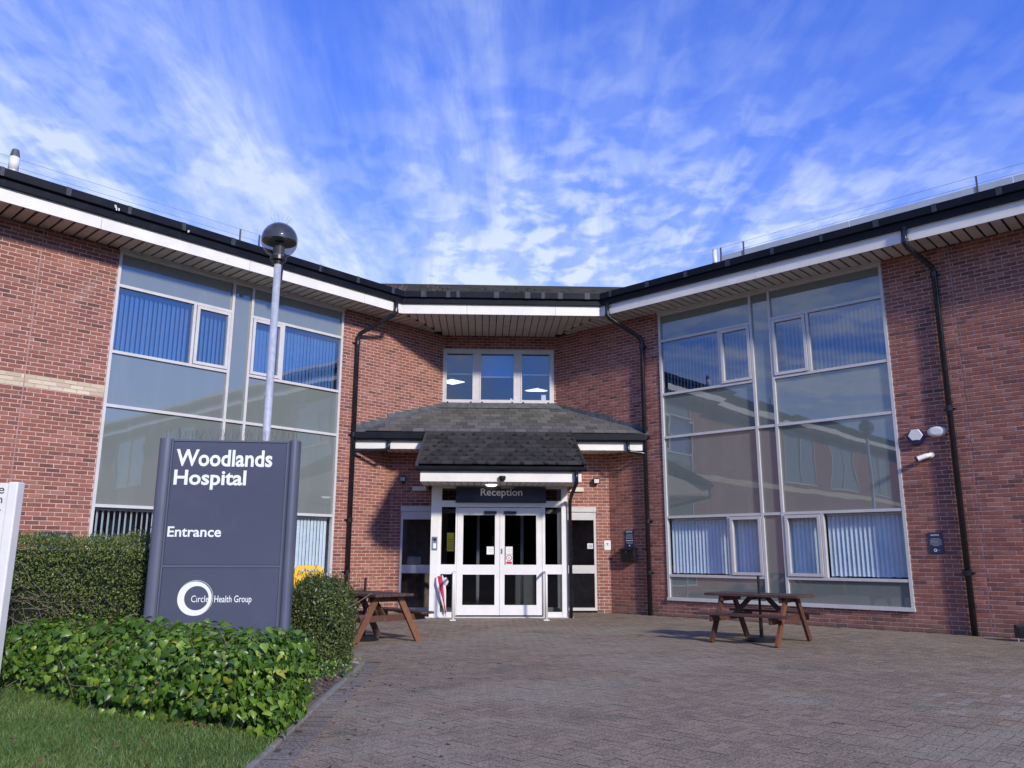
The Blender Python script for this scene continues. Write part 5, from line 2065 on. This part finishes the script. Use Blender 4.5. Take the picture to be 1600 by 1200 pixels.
t = thing('call_point_sign', (3.0, GF_Y, 1.45), 'small white sign with a dark symbol right of the porch window', 'sign')
MB().box(FG, 2.50, 2.655, .009, .018, 1.45, 1.67).build('sign_plate', M['white'], t)
p = MB(); p.box(FG, 2.54, 2.61, .0185, .0195, 1.60, 1.607); p.hexa([FG.p(2.555, .0185, 1.595), FG.p(2.595, .0185, 1.595), FG.p(2.595, .0195, 1.595), FG.p(2.555, .0195, 1.595), FG.p(2.565, .0185, 1.575), FG.p(2.585, .0185, 1.575), FG.p(2.585, .0195, 1.575), FG.p(2.565, .0195, 1.575)])
p.box(FG, 2.53, 2.625, .0185, .0195, 1.555, 1.56)
p.build('symbol', M['black'], t)
M['cream_plastic'] = plain('aged_cream_plastic', (.66, .60, .48), 0.45, 0.05, 4)
t = thing('emergency_light', (2.3, GF_Y, 2.84), 'white rectangular emergency light right of the canopy', 'wall light', 'emergency lights beside the canopy')
MB().box(FG, 1.68, 2.02, .009, .07, 2.82, 2.93).build('diffuser', M['cream_plastic'], t, bevel=.01)
t = thing('emergency_light', (-1.5, GF_Y, 2.82), 'white rectangular emergency light left of the canopy', 'wall light', 'emergency lights beside the canopy')
MB().box(FG, -2.11, -1.78, .009, .07, 2.82, 2.93).build('diffuser', M['cream_plastic'], t, bevel=.01)
MB().tube([FG.p(-2.32, .012, 3.0), FG.p(-2.36, .014, 2.86), FG.p(-2.27, .014, 2.80), FG.p(-2.12, .012, 2.86)], .006, 6, False).build('cable', M['black'], t)


def floodlight(F, u, z, col, label):
    t = thing('floodlight', F.p(u, 0, z), label, 'floodlight')
    MB().box(F, u - .025, u + .025, .009, .10, z - .10, z - .04).build('bracket', M['black'], t)
    MB().hexa([F.p(u - .07, .07, z - .05), F.p(u + .07, .07, z - .05), F.p(u + .07, .15, z - .065), F.p(u - .07, .15, z - .065),
               F.p(u - .07, .05, z + .07), F.p(u + .07, .05, z + .07), F.p(u + .075, .17, z + .05), F.p(u - .075, .17, z + .05)]).build('housing', M['black'], t)
    MB().hexa([F.p(u - .055, .150, z - .05), F.p(u + .055, .150, z - .05), F.p(u + .055, .156, z - .052), F.p(u - .055, .156, z - .052),
               F.p(u - .06, .168, z + .04), F.p(u + .06, .168, z + .04), F.p(u + .06, .174, z + .038), F.p(u - .06, .174, z + .038)]).build('lens', M[col], t)
    return t


floodlight(FG, -2.335, 3.10, 'dim_print', 'small black floodlight left of the canopy above the side window')
floodlight(FG, 2.325, 3.08, 'white', 'small floodlight with white lens right of the canopy')
t = thing('ground_floodlight', (8.55, 12.95, 0), 'black box floodlight on wire legs at the right edge of the paving', 'floodlight')
FBX = Frame((8.55, 12.95, 0), (.94, -.34, 0), (-.34, -.94, 0))
MB().box(FBX, 0, .42, -.09, .06, .06, .26).build('housing', M['black'], t, bevel=.015)
MB().box(FBX, .03, .39, .061, .068, .09, .23).build('lens', M['pipe'], t)
MB().tube([FBX.p(.02, .02, .10), FBX.p(.02, .05, .0)], .008, 6).build('leg', M['steel'], t)
MB().tube([FBX.p(.40, .02, .10), FBX.p(.40, .05, .0)], .008, 6).build('leg', M['steel'], t)
t = at_thing('wall_plaque', FL, 11.0, 1.45, 'dark wall sign just showing above the box hedge', 'sign')
MB().box(FL, 10.72, 11.30, .009, .02, 1.30, 1.685).build('sign_plate', M['navy'], t)
p = MB(); p.box(FL, 11.05, 11.2, .0205, .0215, 1.62, 1.65); p.box(FL, 10.8, 10.9, .0205, .0215, 1.62, 1.65); p.build('small_print', M['dim_print'], t)

# ------------------------------------------------------------------ reception sign and things on the porch
t = thing('reception_sign', (.4, PO_Y, 2.45), 'navy Reception sign above the entrance doors', 'sign')
MB().box(FP, -.575, 1.415, .025, .075, 2.475, 2.795).build('sign_plate', M['navy'], t)
MB().box(FP, -.58, 1.42, .020, .080, 2.455, 2.474).build('lower_trim', M['black'], t)
make_text('Reception', FP, -.03, .895, 2.555, 2.765, .075, M['grey_letter'], t, .016)
t = thing('dome_camera', (.42, CY_, 2.83), 'black dome security camera hanging from the middle of the canopy fascia', 'camera')
m = MB(); m.lathe((.415, CY_ - .035, 2.90), [(.075, .02), (.075, -.015), (.065, -.05), (.04, -.075), (.001, -.085)], 18); m.build('dome', M['black'], t, smooth=True)
MB().box(FW, .36, .47, CY_ - .04, CY_ + .012, 2.90, 2.935).build('mount', M['black'], t)
t = thing('downlight', (.2, 17.3, 2.8), 'lit oval downlight under the porch canopy', 'light')
MB().lathe((.2, 17.35, 2.80), [(.13, .018), (.12, .0), (.09, -.02), (.001, -.024)], 20).build('lens', M['lamp_on'], t)
t = thing('door_sensor', (.55, PO_Y, 2.8), 'beige sensor box above the Reception sign', 'sensor')
MB().box(FP, .42, .70, .09, .16, 2.765, 2.815).build('body', M['room_pale'], t)
t = thing('intercom', (-1.04, PO_Y, 1.4), 'silver intercom panel on the left porch post', 'intercom')
MB().box(FP, -1.08, -.965, .021, .045, 1.43, 1.71).build('plate', M['steel'], t)
MB().box(FP, -1.055, -.99, .046, .05, 1.62, 1.68).build('camera_window', M['black'], t)
MB().box(FP, -1.055, -.99, .046, .049, 1.46, 1.57).build('keypad', M['grey_letter'], t)
for k, x in enumerate((-.575, 1.36)):
    t = thing('door_guard_rail', (x, 17.1, 0), 'white bent guard rail %s the entrance doors' % ('left of' if k == 0 else 'right of'), 'rail', 'guard rails at the entrance doors')
    MB().tube([(x, 17.07, 0.02), (x, 17.07, .86), (x, 17.10, .93), (x, 17.17, .96), (x, 17.72, .96)], .028, 12).build('rail', M['white'], t, smooth=True)
    MB().tube([(x, 17.70, .96), (x, 17.76, .96), (x, 17.78, .92), (x, 17.78, .02)], .026, 12).build('rail', M['white'], t, smooth=True)
    MB().box(FW, x - .06, x + .06, 17.01, 17.13, .0, .02).build('foot_plate', M['white'], t)
def sticker(a, b, c, e, label, bits, base='white'):
    t = thing('door_notice', (a, PO_Y, c), label, 'notice')
    MB().box(FP, a, b, -.024, -.022, c, e).build('paper', M[base], t)
    for (x0, x1, z0, z1, mm) in bits:
        MB().box(FP, x0, x1, -.0215, -.0205, z0, z1).build('print', M[mm], t)
    return t
sticker(.115, .272, 1.335, 1.505, 'white paper notice on the left entrance door', [(.13, .26, 1.443, 1.449, 'dim_print'), (.17, .22, 1.395, 1.402, 'dim_print')])
sticker(.53, .685, 1.345, 1.505, 'white paper notice on the right entrance door', [(.545, .675, 1.443, 1.449, 'dim_print'), (.585, .635, 1.398, 1.405, 'dim_print')])
ns = sticker(.53, .685, 1.118, 1.338, 'no smoking sticker below the paper notice on the right door', [(.545, .67, 1.13, 1.185, 'red')])
lg = MB(); ringF(FP, .607, 1.262, .065, .052, -.0205)
lg.build('ban_ring', M['red'], ns)
MB().beam(FP.p(.563, -.020, 1.305), FP.p(.651, -.020, 1.218), .002, .014, up=(0, -1, 0)).build('ban_bar', M['red'], ns)
MB().beam(FP.p(.575, -.0195, 1.232), FP.p(.640, -.0195, 1.292), .002, .012, up=(0, -1, 0)).build('cigarette', M['black'], ns)
t = thing('yellow_notice', (-.68, PO_Y + .05, 1.5), 'yellow notice inside the left sidelight of the porch', 'notice')
MB().box(FP, -.76, -.585, -.056, -.053, 1.40, 1.80).build('paper', plain('dull_yellow', (.45, .42, .03), .6, .05), t)
p = MB()
for k in range(5): p.box(FP, -.74, -.62, -.0525, -.052, 1.45 + .05 * k, 1.46 + .05 * k)
p.build('print', M['black'], t)
t = thing('desk_notice', (-1.55, GF_Y + .1, 1.1), 'white card standing inside the left side window', 'notice')
MB().box(FG, -2.20, -1.87, -.10, -.095, 1.10, 1.28).build('card', M['white'], t)
t = thing('window_vent', (2.6, GF_Y, 1.5), 'white framed extractor vent in the right side window', 'vent')
MB().box(FG, 2.10, 2.255, -.058, -.03, 1.475, 1.60).build('frame', M['white'], t)
MB().box(FG, 2.13, 2.225, -.029, -.025, 1.50, 1.575).build('grille', M['dim_print'], t)
# folded red and white parasol leaning inside the porch
um = thing('folded_parasol', (-.72, PO_Y - .1, 0), 'red and white folded parasol leaning at the left porch window', 'parasol')
a0, b0 = Vector((-.90, PO_Y - .09, .88)), Vector((-.755, PO_Y - .10, .10))
ax = (b0 - a0).normalized(); sx = ax.cross(Vector((0, 1, 0))).normalized()
for k in range(5):
    m = MB()
    o0 = (k - 2) * .030
    prof_ = [(0, .012), (.18, .035), (.42, .036), (.72, .020), (1.0, .004)]
    pts = []
    for f_, w in prof_:
        c = a0.lerp(b0, f_) + sx * (o0 * (1.4 if .1 < f_ < .6 else 1) * (1 - f_ * .75))
        pts.append((c, w))
    m.tube([c + Vector((0, .01 * (k % 2), 0)) for c, w in pts], [w for c, w in pts], 6)
    m.build('cloth_fold', M['red'] if k in (1, 2, 3) else M['cloth'], um, smooth=True)
MB().tube([b0, b0 + ax * .07], .006, 6).build('tip', M['black'], um)
m = MB(); m.lathe(a0 + Vector((.13, 0, -.12)), [(.001, -.1), (.05, -.06), (.07, 0), (.04, .07), (.001, .09)], 10); m.build('tie', M['cloth'], um, smooth=True)

# ------------------------------------------------------------------ yellow thing behind the bush
yb = thing('yellow_barrier', (-2.35, 11.2, 0), 'yellow plastic barrier with rounded corners behind the round-topped bush', 'barrier')
FY = Frame((-2.54, 11.2, 0), (.94, .34, 0), (.34, -.94, 0))
def rrect(w, h, r, n=6):
    pts = []
    for cx_, cz_, a0_ in ((w - r, h - r, 0), (r, h - r, 90), (r, r, 180), (w - r, r, 270)):
        for k in range(n + 1):
            a = R_(a0_ + 90 * k / n); pts.append((cx_ + r * math.cos(a), cz_ + r * math.sin(a)))
    return pts
m = MB()
o_, i_ = rrect(.38, 1.18, .07), [(x * .80 + .038, z * .92 + .046) for x, z in rrect(.38, 1.18, .07)]
n = len(o_)
for d in (0, .05):
    for a, c in o_: m.v.append(FY.p(a, d, c))
    for a, c in i_: m.v.append(FY.p(a, d, c))
for k in range(n):
    j = (k + 1) % n
    m.face((k, j, n + j, n + k)); m.face((2 * n + k, 3 * n + k, 3 * n + j, 2 * n + j))
    m.face((k, 2 * n + k, 2 * n + j, j)); m.face((n + k, n + j, 3 * n + j, 3 * n + k))
m.build('frame', M['yellow'], yb)
MB().box(FY, .03, .35, .015, .035, .04, 1.11).build('panel', plain('yellow_mottled', (.72, .40, .012), .5, .55, 16), yb)

# ------------------------------------------------------------------ on the roofs
def flue(F, u, z0, z1, r, label, taper):
    b = F.p(u, -.3, z0)
    t = thing('flue', b, label, 'flue', 'metal flues on the wing roofs')
    MB().tube([b, b + Vector((0, 0, z1 - z0))], r, 14).build('pipe', M['white'] if not taper else M['galv'], t, smooth=True)
    MB().tube([b + Vector((0, 0, .16)), b + Vector((0, 0, .19))], r * 1.35, 14).build('storm_collar', M['galv'], t)
    if taper:
        MB().lathe(b + Vector((0, 0, z1 - z0)), [(r * 1.1, -.02), (r * 1.1, .0), (r * .75, .13), (0.001, .135)], 14).build('cowl', M['lead'], t)
        MB().tube([b + Vector((0, 0, .2)), b + Vector((0, 0, z1 - z0 - .02))], r * 1.12, 14).build('jacket', M['white'], t, smooth=True)
    else:
        MB().lathe(b + Vector((0, 0, z1 - z0)), [(r, 0), (r * .95, .03), (r * .3, .06), (.001, .062)], 14).build('cowl', M['galv'], t)
    return t


flue(FL, 12.30, 7.85, 8.32, .075, 'short white flue with grey cowl on the left wing roof', True)
flue(FR, 6.72, 7.85, 8.32, .052, 'slim white flue beside the wire fence on the right wing roof', False)


def wire_fence(F, posts, zb, heights, label, u_end):
    t = thing('roof_wire_fence', F.p(posts[0], -.3, zb), label, 'wire fence', 'wire fences on the wing roofs')
    for u, h in zip(posts, heights):
        MB().box(F, u - .015, u + .015, -.315, -.285, zb - .3, zb + h).build('post', M['lead'], t)
    w = MB()
    for dz, k in ((0, 1), (.16, .96)):
        pts = [F.p(posts[0], -.3, zb + heights[0] - dz)]
        for u, h in zip(posts[1:], heights[1:]):
            pts.append(F.p(u, -.3, zb + h - dz))
        w.tube(pts, .0028, 5, False)
    w.build('wire', M['lead'], t)
    return t


wire_fence(FR, [6.88, 7.45, 12.2, 16.5], 8.0, [.36, .36, .36, .36], 'wire fence along the pale upstand of the right wing roof', 14)
wire_fence(FL, [7.44, 7.9, 14.0, 18.0], 7.95, [.36, .36, .33, .34], 'thin wire fence along the edge of the left wing roof', 14)

# ------------------------------------------------------------------ a wood far behind the viewer, seen only in the glass
n = 42000
cen = np.array([(x, -36 + 3 * math.sin(x * 1.7), 5.2 + 1.1 * math.sin(x * .9)) for x in np.linspace(-26, 26, 15)])
zsc = RND.uniform(.0, 1, n)
cl = cen[RND.integers(0, 15, n)] + unit(RND.normal(0, 1, (n, 3))) * RND.uniform(.4, 1, (n, 1)) ** .5 * [3.4, 2.6, 4.6]
cl[:, 2] = np.maximum(cl[:, 2] - (zsc < .35) * 3.0, .1)
T = unit(RND.normal(0, 1, (n, 3))); B = unit(np.cross(T, unit(RND.normal(0, 1, (n, 3)))))
V, F_ = quads_at(cl, T, B, RND.uniform(.35, .65, n), RND.uniform(.2, .36, n))
wo = fast_mesh('woodland', V, F_, M['tree'], None, 'stuff', RND.uniform(.01, .99, n))
tag(wo, 'dark wood of broad trees far behind the viewer', 'woodland')
